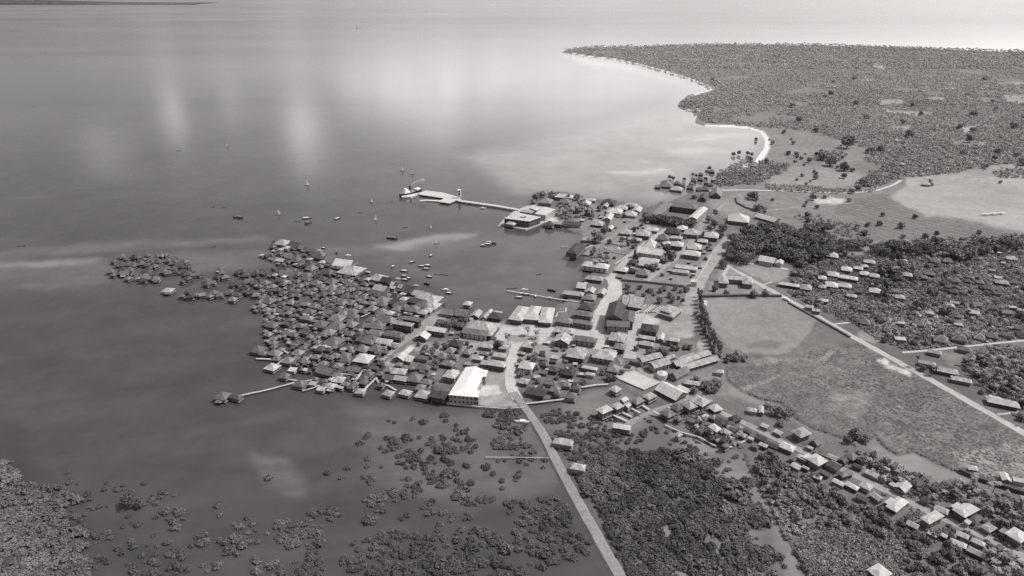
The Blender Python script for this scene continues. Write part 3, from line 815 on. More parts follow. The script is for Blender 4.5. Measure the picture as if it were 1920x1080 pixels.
def wing(root, gx, gy, phi, w, d, zf, h, roof, tone, wall, st=1, over=None, pitch=None, cap=False, win=False, stilts=0, gabmat=None, platform=False):
    """one roofed volume under root: walls, roof and, on stilts, platform and posts. gx, gy: its middle; w, d: roof outline"""
    off = (gx - root.location.x, gy - root.location.y)
    over = over if over is not None else min(1.1, .11 * min(w, d) + .15)
    pitch = pitch if pitch is not None else (.78 if tone in (2, 3, 5) and st == 1 else .52)
    ww, wd = w - 2 * over, d - 2 * over
    mb = MB(); mb.box(-ww / 2, -wd / 2, zf, ww / 2, wd / 2, zf + h + .1)
    mb.obj('wall', wall, root, loc=(off[0], off[1], 0), rz=phi)
    rg = roof_geo(w, d, roof, pitch, cap=cap)
    rg.obj('roof', ['r%d' % tone, gabmat or wall, 'cap'], root, loc=(off[0], off[1], zf + h), rz=phi)
    if win:
        windows(root, ww, wd, zf, h, st, phi, off)
    if platform:
        mb = MB(); e = .5
        e = .3 if w < 9 else .5
        mb.box(-w / 2 + e, -d / 2 - e * .4, zf - .2, w / 2 + e * .4, d / 2 - e, zf)
        mb.obj('platform', 'w1', root, loc=(off[0], off[1], 0), rz=phi)
    if stilts:
        key = ('st', round(zf, 1))
        me = _cache.get(key)
        c, s = math.cos(phi), math.sin(phi)
        nx = max(2, min(5, int(w / 3.0)))
        pts = [(-ww / 2 + ww * i / (nx - 1), -wd / 2) for i in range(nx)] + [(ww / 2, wd / 2), (-ww / 2, wd / 2)]
        for lx, ly in pts:
            p = (off[0] + c * lx - s * ly, off[1] + s * lx + c * ly, 0)
            if me is None:
                mb = MB(); mb.tube((0, 0, -1.2), (0, 0, zf - .2), .16, .14)
                o = mb.obj('stilt', 'w2', root, loc=p); me = o.data; _cache[key] = me
            else:
                link('stilt', me, root, p)
    HOUSES.append((gx, gy, max(w, d) * .55))

def solve_bbox(x0, y0, x1, y1, phi, h):
    cx, cy = (x0 + x1) / 2, (y0 + y1) / 2
    k, s = scale_at(cy)
    X, Y = (x1 - x0) / k, (y1 - y0) / (k * s)
    c, sn = abs(math.cos(phi)), abs(math.sin(phi))
    det = c * c - sn * sn
    w = (c * X - sn * Y) / det; d = (c * Y - sn * X) / det
    mn = .42
    if d < mn * w * .8 or w < mn * d * .8 or w <= 0 or d <= 0:
        # outline too narrow for this angle: keep the outline's width and a plausible ratio
        r = .45 if d < w else 2.2
        w = X / (c + r * sn); d = r * w
    gx, gy = gp(cx, cy, h)
    return float(gx), float(gy), w, d

def solve_corner(l, b, r, h):
    A, B, Cc = [Vector(map(float, gp(*p, h))) for p in (l, b, r)]
    e1, e2 = A - B, Cc - B
    if e1.length >= e2.length:
        ax = math.atan2(-e1.y, -e1.x); w = e1.length          # long side runs left to near corner
        n = Vector((-math.sin(ax), math.cos(ax))); d = max(abs(e2.dot(n)), .2 * w)
        mid = B + e1 / 2 + n * d / 2
    else:
        ax = math.atan2(e2.y, e2.x); w = e2.length
        n = Vector((-math.sin(ax), math.cos(ax))); d = max(abs(e1.dot(n)), .2 * w)
        mid = B + e2 / 2 + n * d / 2
    return mid.x, mid.y, ax, w, d

REG = []       # (root, zone, attribute words, x, y) -> labels are written when every house stands

def house(spec, phi, zone, kind, org=None):
    """spec: outline 'x0 y0 x1 y1 tone roof st' or corners 'C lx ly bx by rx ry tone roof st' read off an enlargement"""
    t = spec.split()
    ox, oy, s = org
    corner = t[0] == 'C'
    nums = list(map(float, t[1:7] if corner else t[:4]))
    rest = t[7:] if corner else t[4:]
    tone = int(rest[0]) if rest else 2
    roof = 'h'; st = 1; flags = ''
    for r in rest[1:]:
        if r in ('h', 'g', 'G', 'p', 'f'): roof = r
        elif r in ('1', '2', '3'): st = int(r)
        else: flags += r
    P = [(ox + nums[i] / s, oy + nums[i + 1] / s) for i in range(0, len(nums), 2)]
    hut = kind == 'hut'
    zb = 0.0 if hut or 's' in flags else GZ
    lift = 1.0 if hut else 1.5 if 's' in flags else 0.2
    h = {1: 1.7 if hut else 2.5, 2: 4.3, 3: 8.0}[st]
    ze = zb + lift + h
    if corner:
        gx, gy, ph, w, d = solve_corner(*P, ze)
    else:
        ph = phi + (random.uniform(-.13, .13) if hut else random.uniform(-.03, .03))
        gx, gy, w, d = solve_bbox(P[0][0], P[0][1], P[1][0], P[1][1], phi, ze)
    if hut:
        if not corner:
            X = (P[1][0] - P[0][0]) / scale_at((P[0][1] + P[1][1]) / 2)[0]
            rt = min(.95, max(.58, d / w))
            w = X / (abs(math.cos(phi)) + rt * abs(math.sin(phi))); d = rt * w
        f_ = random.uniform(1.22, 1.42)
        w *= f_; d *= f_
    else:
        if not corner and roof in 'hp' and d > 1.1 * w:
            X = (P[1][0] - P[0][0]) / scale_at((P[0][1] + P[1][1]) / 2)[0]
            w = X / (abs(math.cos(phi)) + 1.0 * abs(math.sin(phi))) * 1.04; d = 1.0 * w
        w *= 1.06; d *= 1.08
        if corner:
            w *= 1.02; d *= 1.06
    name = ('fishing_hut' if zone.startswith('cluster') else 'shore_hut' if zone == 'northvillage' else 'stilt_hut') if hut else ('stilt_house' if 's' in flags else ('shed' if roof in 'gf' and st == 1 and min(w, d) < 7 else 'town_house'))
    root = empty(name, gx, gy, 0)
    if tone in (2, 3) and hut:
        wl = random.choice(['w1', 'w2', 'w1'])
    elif tone in (4, 5):
        wl = 'w2'
    else:
        wl = random.choice(['w1', 'w1', 'w3', 'w2', 'w0' if st > 1 else 'w3'])
    edge = 's' in flags
    wing(root, gx, gy, ph, w, d, zb + lift, h, roof, tone, wl, st, cap='r' in flags, win=(not hut and (st > 1 or min(w, d) > 8.5)), stilts=edge or (hut and 'e' in flags), platform=hut or edge,
         gabmat='w0' if (roof in 'gG' and tone == 0 and random.random() < .3) else 'w2')
    if hut and w > 5.2 and random.random() < .38:        # a lower lean-to roof against the front or the side
        c, sn = math.cos(ph), math.sin(ph)
        side = random.random() < .5
        lw, ld = (w * random.uniform(.35, .7), d * .34) if side else (w * .3, d * random.uniform(.45, .8))
        lx, ly = (random.uniform(-.2, .2) * w, -d / 2 - ld * .3) if side else (random.choice([-1, 1]) * (w / 2 + lw * .3), random.uniform(-.1, .1) * d)
        z0 = zb + lift + h - .35
        v = [(-lw / 2, -ld / 2, -.35), (lw / 2, -ld / 2, -.35), (lw / 2, ld / 2, .12), (-lw / 2, ld / 2, .12)]
        mesh_obj('lean_to_roof', v + [(a_, b_, q_ + .14) for a_, b_, q_ in v], [(3, 2, 1, 0), (4, 5, 6, 7), (0, 1, 5, 4), (1, 2, 6, 5), (2, 3, 7, 6), (3, 0, 4, 7)], 'r%d' % random.choice([1, 2, 3, 3, 5]), root, loc=(c * lx - sn * ly, sn * lx + c * ly, z0), rz=ph)
    if not hut and w > 9 and random.random() < .6:      # a lean-to kitchen roof at the back
        c, sn = math.cos(ph), math.sin(ph)
        lw, ld = w * random.uniform(.4, .7), d * .42
        lx, ly = random.uniform(-.15, .15) * w, d / 2 + ld * .42
        lz = zb + lift + h * .72
        mb = MB(); mb.box(-lw / 2, -ld / 2, lz, lw / 2, ld / 2, lz + .18)
        mb.obj('lean_to_roof', 'r%d' % random.choice([1, 2, tone]), root, loc=(c * lx - sn * ly, sn * lx + c * ly, 0), rz=ph)
        mb = MB(); mb.box(-lw / 2 + .3, -ld / 2, zb, lw / 2 - .3, ld / 2 - .3, lz - .01)
        mb.obj('lean_to_wall', wl, root, loc=(c * lx - sn * ly, sn * lx + c * ly, 0), rz=ph)
    cx = sum(p[0] for p in P) / len(P); cy = sum(p[1] for p in P) / len(P)
    REG.append([root, zone, tone, roof, st, w * d, cx, cy, kind, name])
    return root
# ================================================================ survey of every roof: outlines read off enlargements of the photograph
R_ = math.radians
BLOCKS = [
# ---- street blocks behind the harbour
((1080, 360, 9.6), -19, 'blocks', 'town', '''80 110 360 165 1 h
60 165 290 235 0 h
460 190 615 290 1 g
450 140 735 235 4 h
700 250 950 320 1 h
860 205 1110 265 1 h
990 275 1215 365 0 g
545 305 850 390 0 h 2
860 360 1120 440 0 h
480 400 700 500 0 g 2
270 520 515 620 1 h
560 600 690 690 0 g
780 670 1020 775 1 h
1070 700 1365 800 1 h 2
1235 640 1495 710 0 h
930 820 1185 880 1 h
100 815 245 890 1 h
1590 655 1910 760 4 h
1450 770 1700 890 2 h
1680 790 1920 850 1 h
1560 895 1720 955 0 h
1700 895 1950 990 0 h 2'''),
((1080, 440, 9.6), -19, 'blocks', 'town', '''1120 420 1500 500 0 h
1130 500 1545 590 0 g
680 575 950 670 0 h
940 425 1110 560 4 h
950 595 1100 690 4 h
1100 640 1345 745 2 h
120 490 600 615 0 h 2 s
160 735 500 835 1 h s'''),
((1220, 400, 9.6), -19, 'blocks', 'town', '''460 225 680 310 0 h
590 280 880 410 1 h 2
950 340 1240 455 0 h 2
830 465 1040 530 0 h
640 550 940 660 0 h
570 670 910 775 0 h 2
450 930 840 1025 0 g
380 1005 690 1085 1 h
1370 30 1800 165 0 h 2'''),
((1180, 320, 4), -19, 'blocks', 'town', '''590 142 715 200 2 g
510 165 600 240 3 g
C 945 345 1085 385 1133 372 0 g'''),
# ---- inner harbour and white street
((1020, 480, 4.8), -19, 'centre', 'town', '''165 310 360 365 1 h s
375 290 470 335 1 g s
480 300 570 350 1 g
355 345 480 400 2 h 2
310 420 465 490 4 h 2
265 490 445 550 2 h 2
105 550 260 610 2 h 2
260 570 445 625 2 h 2
90 635 280 705 1 h 2
80 712 255 795 1 g 2
265 715 480 785 2 h 2
575 690 750 775 1 h 2
625 780 745 850 2 h 2
690 360 850 450 1 G
750 370 930 470 1 G
860 610 1040 690 4 h 2
850 710 1005 760 1 g
1010 700 1100 760 0 g
1090 730 1220 775 1 h 2
850 765 990 815 1 h
200 820 390 935 1 h 2
430 840 660 940 1 h 2
590 920 720 985 2 h
560 980 690 1050 2 h
340 985 480 1030 0 h
370 1045 460 1080 0 h
40 980 140 1060 4 h
140 1010 290 1080 4 h
1405 400 1480 455 0 f'''),
((1080, 440, 9.6), -19, 'centre', 'town', '''0 870 225 975 0 G 1 s'''),
((680, 560, 4.8), -17, 'centre', 'town', '''905 25 990 62 0 h 1 s
700 100 840 152 2 g
830 105 975 165 2 g
970 110 1080 170 1 g
1072 122 1148 178 1 g
1120 100 1172 132 0 g
1135 120 1275 190 4 h
570 250 765 308 0 g 2
655 190 770 230 3 h
905 195 1228 330 1 h 2
900 272 1140 330 2 g 2
470 310 610 368 0 G
785 345 905 460 4 h 2
1045 400 1180 450 1 h
1045 475 1140 510 2 h
990 510 1090 555 1 h
1175 490 1305 535 1 g
1055 555 1150 600 1 h
1120 550 1300 618 1 h 2
1225 410 1315 460 1 h
1430 385 1555 445 1 h 2
1400 565 1555 640 0 h 2
1395 715 1505 770 1 h
1630 735 1750 782 2 h
1675 790 1785 845 2 h
1470 795 1660 880 4 g'''),
# ---- between pier road and white hall
((680, 560, 4.8), -19, 'middle', 'town', '''345 435 455 505 0 g
270 495 410 560 0 G
385 515 470 570 0 G
470 510 600 555 2 g
740 435 840 500 2 h
670 490 780 545 2 h
700 555 830 610 2 h
900 455 990 510 2 h
790 500 870 555 2 h
725 645 870 720 0 h 2
605 815 780 905 4 g 2
1720 830 1790 870 2 h
1785 750 1830 800 2 h'''),
((920, 640, 4), -15, 'tidal', 'town', '''565 385 650 430 2 h s
610 320 680 372 2 h s
545 310 605 345 2 h
918 625 1053 660 0 g s
470 735 620 780 1 h s
600 915 715 972 1 h sr
1450 290 1565 332 1 h
1680 210 1750 242 1 h'''),
((920, 640, 4), 0, 'dike', 'town', '''C 778 520 840 545 915 512 0 h 2 s
C 890 490 945 512 1000 486 1 h 2 s
C 965 440 1000 460 1035 436 0 g s
C 1000 478 1030 500 1056 476 1 g s
C 1045 450 1095 476 1155 446 2 h s
C 1125 418 1185 440 1245 410 1 h s
C 880 365 940 385 985 356 1 h s
C 1240 362 1388 440 1475 392 0 g
C 1490 440 1590 490 1650 456 1 h 2
C 1425 478 1490 512 1550 488 1 h 2
C 1630 490 1680 530 1745 515 0 h
C 1265 538 1330 574 1390 546 2 p s
C 1372 578 1410 600 1442 580 2 h s
C 1345 490 1400 524 1450 506 2 h s
C 1630 640 1690 680 1735 660 0 h s
C 1755 585 1820 606 1885 582 4 h
C 1570 565 1600 582 1640 564 1 g
C 1380 700 1410 720 1440 700 1 h s
C 1728 784 1760 800 1792 780 2 p s
C 1325 258 1395 280 1490 228 2 g
C 1388 172 1402 184 1645 100 1 g
C 1402 204 1450 218 1708 142 1 g
C 1160 170 1230 202 1350 166 1 g 2
C 1105 125 1140 156 1285 116 1 g 2
C 1290 125 1330 138 1390 116 1 g'''),
# ---- road running to the lower right corner
((1440, 810, 4), 0, 'southroad', 'town', '''C 150 5 245 42 325 12 1 h 2
C 80 108 182 150 250 132 0 h
C 310 75 370 105 412 76 2 g
C 285 205 375 254 445 216 0 h 2
C 415 235 520 290 562 266 2 g
C 505 312 560 340 642 316 2 h
C 525 215 575 240 602 216 3 g
C 570 176 635 215 682 186 2 h
C 680 405 760 442 795 402 1 h
C 760 470 830 520 862 500 1 g
C 955 400 1025 455 1075 405 0 g
C 1060 380 1120 410 1180 385 3 h
C 895 552 960 600 1050 528 0 h
C 1135 655 1210 690 1316 632 0 h 2
C 1375 590 1475 640 1582 582 0 h 2
C 1500 660 1560 690 1616 646 2 h
C 1470 676 1505 696 1526 676 1 f
C 1590 715 1660 755 1716 722 1 h
C 1765 775 1890 830 1960 782 0 h 2
C 715 1055 840 1110 925 1062 0 h
C 1560 1030 1610 1060 1662 1036 2 h
C 1685 870 1730 895 1772 870 3 h
C 1875 960 1930 1000 1985 962 1 h'''),
((1280, 560, 3), -19, 'southroad', 'town', '''362 612 420 640 1 h
420 606 465 645 0 g
1600 935 1660 970 0 h
1782 980 1845 1030 0 g 1
1858 1006 1930 1040 0 g'''),
# ---- houses in the palm grove and along the long white road
((1440, 440, 4), -24, 'grove', 'town', '''320 130 425 165 0 h
435 135 535 175 0 h
715 188 805 218 0 h
1008 180 1045 207 0 h
1210 175 1295 212 2 h
1310 178 1385 215 2 h
1645 115 1695 140 2 h
1720 125 1750 145 0 h
1785 160 1865 195 1 h
1745 200 1785 222 1 h
1560 168 1600 190 2 h
545 238 635 280 0 h
640 238 715 264 0 h
685 272 765 312 0 h
750 290 840 324 1 h
1010 280 1085 322 1 h
435 278 540 318 0 h
370 308 445 338 0 h
530 305 670 340 0 h
918 290 945 320 1 h
85 355 230 395 0 h
235 375 335 418 1 h
375 375 440 405 1 h
425 348 530 405 0 h
522 362 630 402 0 h
755 400 850 442 0 h 2
950 448 1030 486 1 h
1145 305 1200 338 2 h
1370 325 1440 362 2 h
1470 330 1525 366 2 h
1560 340 1620 372 2 h
1700 338 1805 376 1 h
1800 342 1875 370 2 h
1330 375 1375 406 3 h
1620 380 1700 416 2 h
1700 390 1770 426 2 h
1360 410 1430 442 3 h
1060 512 1140 552 1 h
1330 515 1400 549 1 h
1570 610 1620 645 2 h'''),
((1440, 440, 4), -28, 'lane', 'town', '''680 630 770 682 2 h
810 615 890 652 3 h
865 700 930 736 2 h
1235 760 1355 816 2 h r
1375 758 1490 806 2 h r
1540 750 1630 792 2 h r
1640 740 1725 782 2 h
1860 715 1940 770 3 h
1200 860 1300 902 1 h
1420 838 1520 880 2 h
1485 895 1560 936 2 h
1135 940 1250 986 1 h r
1245 990 1415 1047 1 h r
1690 820 1755 862 3 h
1380 1065 1520 1110 1 h
1690 1050 1760 1090 3 h'''),
((1280, 560, 3), -26, 'lane', 'town', '''1720 552 1880 612 0 h
1895 632 1960 670 2 h'''),
((1440, 60, 4), -15, 'farwood', 'town', '''1325 415 1355 435 0 h
1362 416 1400 436 0 h
985 980 1028 1002 0 h
955 805 990 824 0 g
640 560 664 574 0 g
1136 662 1158 676 0 g
1195 664 1208 676 0 g'''),
((1440, 300, 4), -15, 'farwood', 'town', '''1155 168 1215 190 0 h
1218 170 1245 188 2 h'''),
# ---- the stilt village
((480, 440, 9.6), -24, 'village', 'hut', '''350 90 620 200 1 h
600 140 800 250 3 g
770 190 900 290 2 g
900 240 1050 320 2 g
490 195 610 270 1 h
400 230 490 300 1 h
250 170 360 260 5 h
290 100 400 170 5 h
60 335 140 400 1 h
140 330 230 440 5 h
540 370 710 430 2 g
370 430 540 490 1 g
480 345 610 400 2 h
380 310 480 360 3 h
920 410 1010 470 1 h
1000 330 1180 420 2 g
1150 340 1280 400 1 g
1090 395 1270 440 3 g
1250 430 1470 520 2 g
1430 460 1770 580 0 g
1360 510 1460 555 1 h
1140 465 1260 520 1 h
830 510 920 560 2 h
735 510 830 570 2 h
640 420 800 500 3 h
880 490 1070 600 3 h
910 565 1090 650 2 h
1110 530 1200 590 2 h
1520 570 1920 720 1 h
1210 640 1420 720 3 h
400 620 640 700 3 h
640 590 740 680 2 h
450 690 690 740 2 g
660 680 820 740 3 h
285 690 400 760 1 h
465 735 555 772 0 h
840 690 1000 770 2 h
800 780 990 830 2 h
680 820 800 870 2 h
1010 840 1180 920 2 h
1130 760 1270 840 3 h
1280 810 1460 890 2 h
1460 790 1580 850 2 h
1560 810 1720 870 2 h
990 930 1100 1030 2 h
1100 900 1250 960 2 h
1300 900 1460 980 2 h
1480 930 1600 1000 2 h
1620 860 1760 930 2 h
1760 930 1900 1010 3 h
350 800 540 860 3 h
560 770 660 830 3 h
110 840 250 900 2 h
140 920 260 980 2 h
240 900 370 960 2 h
330 960 460 1020 3 h
420 850 560 930 2 h
600 900 740 960 3 h
720 890 860 960 2 h
780 960 900 1030 3 h
560 970 680 1040 3 h
20 900 130 960 3 h
40 980 160 1050 3 h
820 860 960 920 3 h
1260 980 1400 1050 3 h
1420 1000 1560 1070 2 h
1620 960 1740 1040 2 h'''),
((640, 470, 9.6), -24, 'village', 'hut', '''530 430 800 545 1 h
720 470 960 600 4 g
590 640 850 750 1 g
880 640 990 690 1 g
900 560 1050 650 1 g
960 580 1140 670 4 g
1040 610 1210 700 1 g
1110 640 1420 765 4 g
1310 740 1620 840 1 g
1360 790 1760 940 1 h
1230 860 1540 965 4 h
1350 950 1600 1020 2 h
1500 930 1760 1040 1 h
620 850 850 950 2 p
460 920 620 980 2 h
520 710 660 790 2 g
600 760 900 850 3 h
40 520 190 590 1 h
870 890 1140 990 3 h
930 960 1220 1040 2 h
20 680 130 750 2 h
140 660 260 740 2 h
230 730 370 810 2 h
380 770 480 830 2 h
110 880 240 960 2 h
240 860 360 920 2 h
340 900 460 960 2 h
480 1000 650 1070 2 h
30 800 150 870 3 h
180 800 300 870 2 h
400 660 520 740 2 h
290 650 400 720 3 h
20 590 140 660 3 h
150 590 290 650 2 h
340 560 470 640 3 h
480 820 600 900 3 h
350 820 470 890 2 h
660 930 830 1000 2 h
900 780 1060 860 5 h
1060 830 1200 900 1 h
420 480 540 540 1 h
10 900 110 960 2 h'''),
((460, 540, 9.6), -22, 'village', 'hut', '''320 190 540 285 2 h e
550 185 650 245 2 h
590 245 730 325 3 p
755 220 900 310 2 h
660 155 750 205 2 h
990 185 1160 290 3 g
1000 270 1160 320 2 h
230 290 370 360 2 h e
105 315 210 380 2 h e
470 300 560 350 2 h
320 350 460 440 2 h e
450 385 570 440 2 h e
570 390 690 440 2 g e
700 350 870 410 2 h
720 410 840 490 2 h e
935 365 1030 420 2 h
1050 390 1250 465 2 h
1160 290 1320 365 2 h
1320 340 1430 410 2 h
1430 410 1600 475 2 g
1570 340 1750 440 3 h
1200 100 1330 190 3 h
1310 80 1470 150 3 h
1500 70 1610 130 2 h
1530 140 1640 210 2 h
1640 240 1820 310 2 h
1670 420 1860 500 2 h
1830 370 1920 440 2 h
200 230 300 290 2 h
390 490 520 560 2 h e
540 510 650 590 2 p e
650 530 710 600 3 h
770 550 890 600 2 h e
345 590 440 625 2 h e
390 620 590 720 2 h e
680 620 810 670 2 g e
800 660 920 740 2 h
890 645 1060 715 2 h
1040 640 1120 690 2 h
1000 510 1230 575 2 h e
1280 510 1410 560 2 h e
1200 580 1310 620 2 h
1240 600 1470 720 2 h
1530 500 1770 600 2 h
1510 630 1800 750 2 h
1800 640 1920 710 2 h
300 740 400 820 2 h e
340 790 490 880 2 h e
580 745 660 830 2 p e
690 750 880 850 2 h e
770 810 950 880 2 h e
980 770 1150 830 2 g e
1110 840 1230 910 2 h e
1260 850 1350 920 2 h
1340 800 1480 870 2 h
1400 740 1620 860 2 h
1230 930 1360 1025 2 h
1450 900 1740 1040 2 h
1800 780 1920 880 2 h
1790 890 1890 950 2 h
1170 900 1270 960 2 h
440 930 580 1050 2 p e
480 0 600 60 2 h
620 40 760 130 3 h
760 0 870 60 3 h
880 20 1000 90 3 h
900 110 1010 170 3 h
780 110 900 180 3 h
1060 70 1220 120 2 h
1180 0 1290 70 2 h
1380 0 1500 60 2 h
1500 0 1640 50 2 h
1660 40 1780 110 2 h
1720 110 1860 200 3 h
1380 180 1500 250 3 h
1340 250 1460 310 3 h
1480 280 1600 340 3 h
870 230 960 290 3 h
1860 540 1940 620 3 h
1050 720 1150 760 3 g
850 470 960 520 3 h e'''),
((640, 540, 9.6), -20, 'village', 'hut', '''100 380 300 500 2 h
160 470 310 570 2 p
0 430 100 500 2 h
450 530 640 620 2 h
640 510 960 610 2 h
480 640 760 740 2 h
80 610 290 710 2 h
300 670 430 730 3 h
380 630 520 680 2 h
480 340 640 410 2 h
640 390 810 470 2 h
810 410 960 490 1 h
940 460 1060 510 2 h
920 330 1080 420 2 h
1080 340 1190 420 3 h
1200 330 1400 440 2 h
1400 400 1560 470 1 h
1480 350 1640 450 1 h
490 770 740 850 2 h
310 880 640 965 2 h
380 930 590 1010 2 h
610 910 900 1010 1 h
80 780 240 870 2 h
60 890 150 950 2 h
580 600 720 660 2 h
240 320 380 380 2 h
330 390 470 450 2 h
60 560 160 620 2 h
260 790 400 860 3 h
640 270 760 330 3 h'''),
((460, 640, 9.6), -16, 'village', 'hut', '''110 100 345 210 2 h e
260 180 380 260 2 h e
420 150 610 270 2 h e
490 270 630 360 2 h e
385 400 590 530 1 h e
630 580 790 670 2 p e
780 480 920 545 0 f e
970 445 1050 560 2 h e
1045 470 1115 560 0 f e
890 710 1080 820 2 h e
670 285 870 410 2 h e
860 165 1040 250 2 p e
980 75 1110 160 2 p e
1200 70 1290 150 1 h e
1290 85 1430 195 3 p
1440 100 1560 200 3 h
860 280 980 330 2 f e
1010 285 1140 350 2 h
1020 350 1150 400 2 h e
1120 230 1200 310 2 h
1210 220 1350 350 2 h
1380 220 1490 310 2 h
1340 350 1480 450 2 h
1480 260 1600 340 2 h
1550 230 1690 300 2 h
1700 215 1880 310 2 h
1710 300 1890 375 2 h
1590 400 1740 480 2 h
1310 480 1600 600 2 g
1580 580 1760 640 2 h
1590 640 1780 740 1 h
1390 680 1480 740 2 h
1220 640 1310 720 2 h
1155 735 1280 790 1 f e
1300 830 1430 890 1 f e
1450 710 1630 900 1 p e
1690 810 1760 860 1 h e
1740 740 1870 800 2 h
1370 750 1470 820 2 h
1840 790 1920 870 3 h e
1820 90 1920 180 2 h'''),
((640, 640, 9.6), -16, 'village', 'hut', '''100 90 215 170 2 h
300 90 500 190 2 h
520 85 720 180 2 h
720 80 820 160 2 p
250 220 560 400 0 h
130 480 340 545 2 g
410 540 570 640 2 h
330 630 470 700 2 h
320 710 460 770 2 h e
270 850 420 950 1 p e
130 770 250 880 3 h e
200 730 310 800 2 h
640 750 770 820 2 h e
790 590 950 720 2 g
770 430 920 590 2 p
640 530 760 640 3 h
920 490 1150 590 1 h
1190 580 1450 750 2 p
1090 440 1180 480 2 h
980 390 1090 450 2 h
1370 420 1600 520 2 h
1560 635 1720 720 2 h
1430 690 1620 770 2 h
1340 780 1510 880 2 h
1500 820 1590 900 3 h
760 870 940 1000 1 p e
1060 880 1250 970 1 p e
1355 890 1600 1020 1 p e
960 640 1180 700 1 g'''),
((400, 560, 4.8), -14, 'lone', 'hut', '''25 842 140 915 2 p e
150 865 255 900 3 h e'''),
# ---- little village on stilts beyond the school
((1220, 300, 9.6), -15, 'northvillage', 'hut', '''190 390 330 440 2 h
200 430 370 490 2 h
370 480 560 560 1 h
420 390 540 450 2 h
540 420 620 480 2 h
80 450 180 510 3 f
690 400 770 460 2 h
850 300 950 380 2 h
940 270 1030 330 1 h
860 235 940 272 2 h
1090 330 1170 370 1 h
1190 280 1260 312 1 h
960 390 1040 430 2 h
820 500 920 545 2 h
900 500 1040 550 3 h
720 340 830 400 3 h
1040 420 1130 470 3 h
1060 180 1150 230 2 h
650 470 770 520 3 h'''),
]
# huts of the outlying cluster in the water at far left: middles of their roofs
CLUSTER = '''160 340,230 290,265 320,220 370,285 370,340 370,130 430,155 460,215 445,260 450,300 420,320 455,290 490,380 300,430 320,460 285,400 340,460 370,500 345,530 380,570 340,555 290,595 285,625 280,690 320,720 300,700 350,770 350,800 340,780 390,825 390,790 430,820 450,880 460,935 455,610 430,650 440,700 400,705 430,375 490,410 470,430 440,470 430,500 450,470 490,520 490,540 500,430 510,780 520,830 490,770 650,820 620,850 655,900 640,955 640,1030 650,1060 620,1110 640,990 510,1000 540,1050 530,1090 480,1130 440,1110 410,1160 480,1200 610,1230 550,1270 540,1270 440,1310 430,1350 460,1390 440,1440 440,1500 420,1230 680,1280 640,1330 610,1390 620,1440 640,1340 570,1420 530,1380 520,1450 490,350 300,410 360,240 410,520 320,650 330,480 400,440 470,750 370,860 420,640 400'''

def village_zone(x, y):
    d = abs((x - 520) * 130 - (y - 452) * 305) / math.hypot(130, 305)
    dp = abs((x - 825) * 110 + (y - 583) * 125) / math.hypot(110, 125)
    if y > 706:
        return 'southedge_w' if x < 640 else 'southedge_e'
    if dp < 30 and x > 690:
        return 'pierroad'
    if x < 560 and y > 640:
        return 'westedge_s'
    if x < 540 and y > 540:
        return 'westedge_n'
    if d < 18 and x > 540:
        return 'harbour_n' if x < 690 else 'harbour_s'
    if y < 510:
        return 'tip_w' if x < 560 else 'tip_e'
    row = 'a' if y < 545 else 'b' if y < 580 else 'c' if y < 615 else 'd' if y < 655 else 'e'
    return 'heart_' + row + ('w' if x < 610 else 'm' if x < 680 else 'e')

for org, ph, zone, kind, rows in BLOCKS:
    for line in rows.strip().split('\n'):
        t = line.split()
        z = zone
        if zone == 'village':
            nums = list(map(float, t[:4]))
            z = village_zone(org[0] + (nums[0] + nums[2]) / 2 / org[2], org[1] + (nums[1] + nums[3]) / 2 / org[2])
        r = house(line, R_(ph), z, kind, org)

for i, p in enumerate(CLUSTER.split(',')):
    x, y = map(float, p.split())
    s = random.uniform(.8, 1.25)
    z = 'cluster_a' if x < 345 else 'cluster_b' if x < 600 and y < 420 else 'cluster_c' if x < 600 else 'cluster_d' if x < 970 and y < 560 else 'cluster_e' if x < 1120 else 'cluster_f'
    tone = random.choice([5, 5, 5, 3, 3, 2])
    roof = random.choice(['p', 'p', 'h', 'g'])
    house('%f %f %f %f %d %s e' % (x - 27 * s, y - 20 * s, x + 27 * s, y + 20 * s, tone, roof), R_(random.choice([-25, -15, 10, 25])), z, 'hut', (180, 420, 4.8))

# a lone larger hut standing off the cluster
house('610 570 690 625 1 h e', R_(-10), 'cluster_d', 'hut', (180, 420, 4.8))

# ================================================================ buildings that stand out
def W(root, l, b, r, zf, h, roof, tone, wall, **k):
    """a wing from three eave corners in the photograph"""
    gx, gy, ph, w, d = solve_corner(l, b, r, zf + h)
    wing(root, gx, gy, ph, w, d, zf, h, roof, tone, wall, **k)
    return gx, gy, ph, w, d

def site(name, x, y, label, cat, z=0.0):
    gx, gy = gp(x, y, z)
    return tag(empty(name, gx, gy), label, cat)

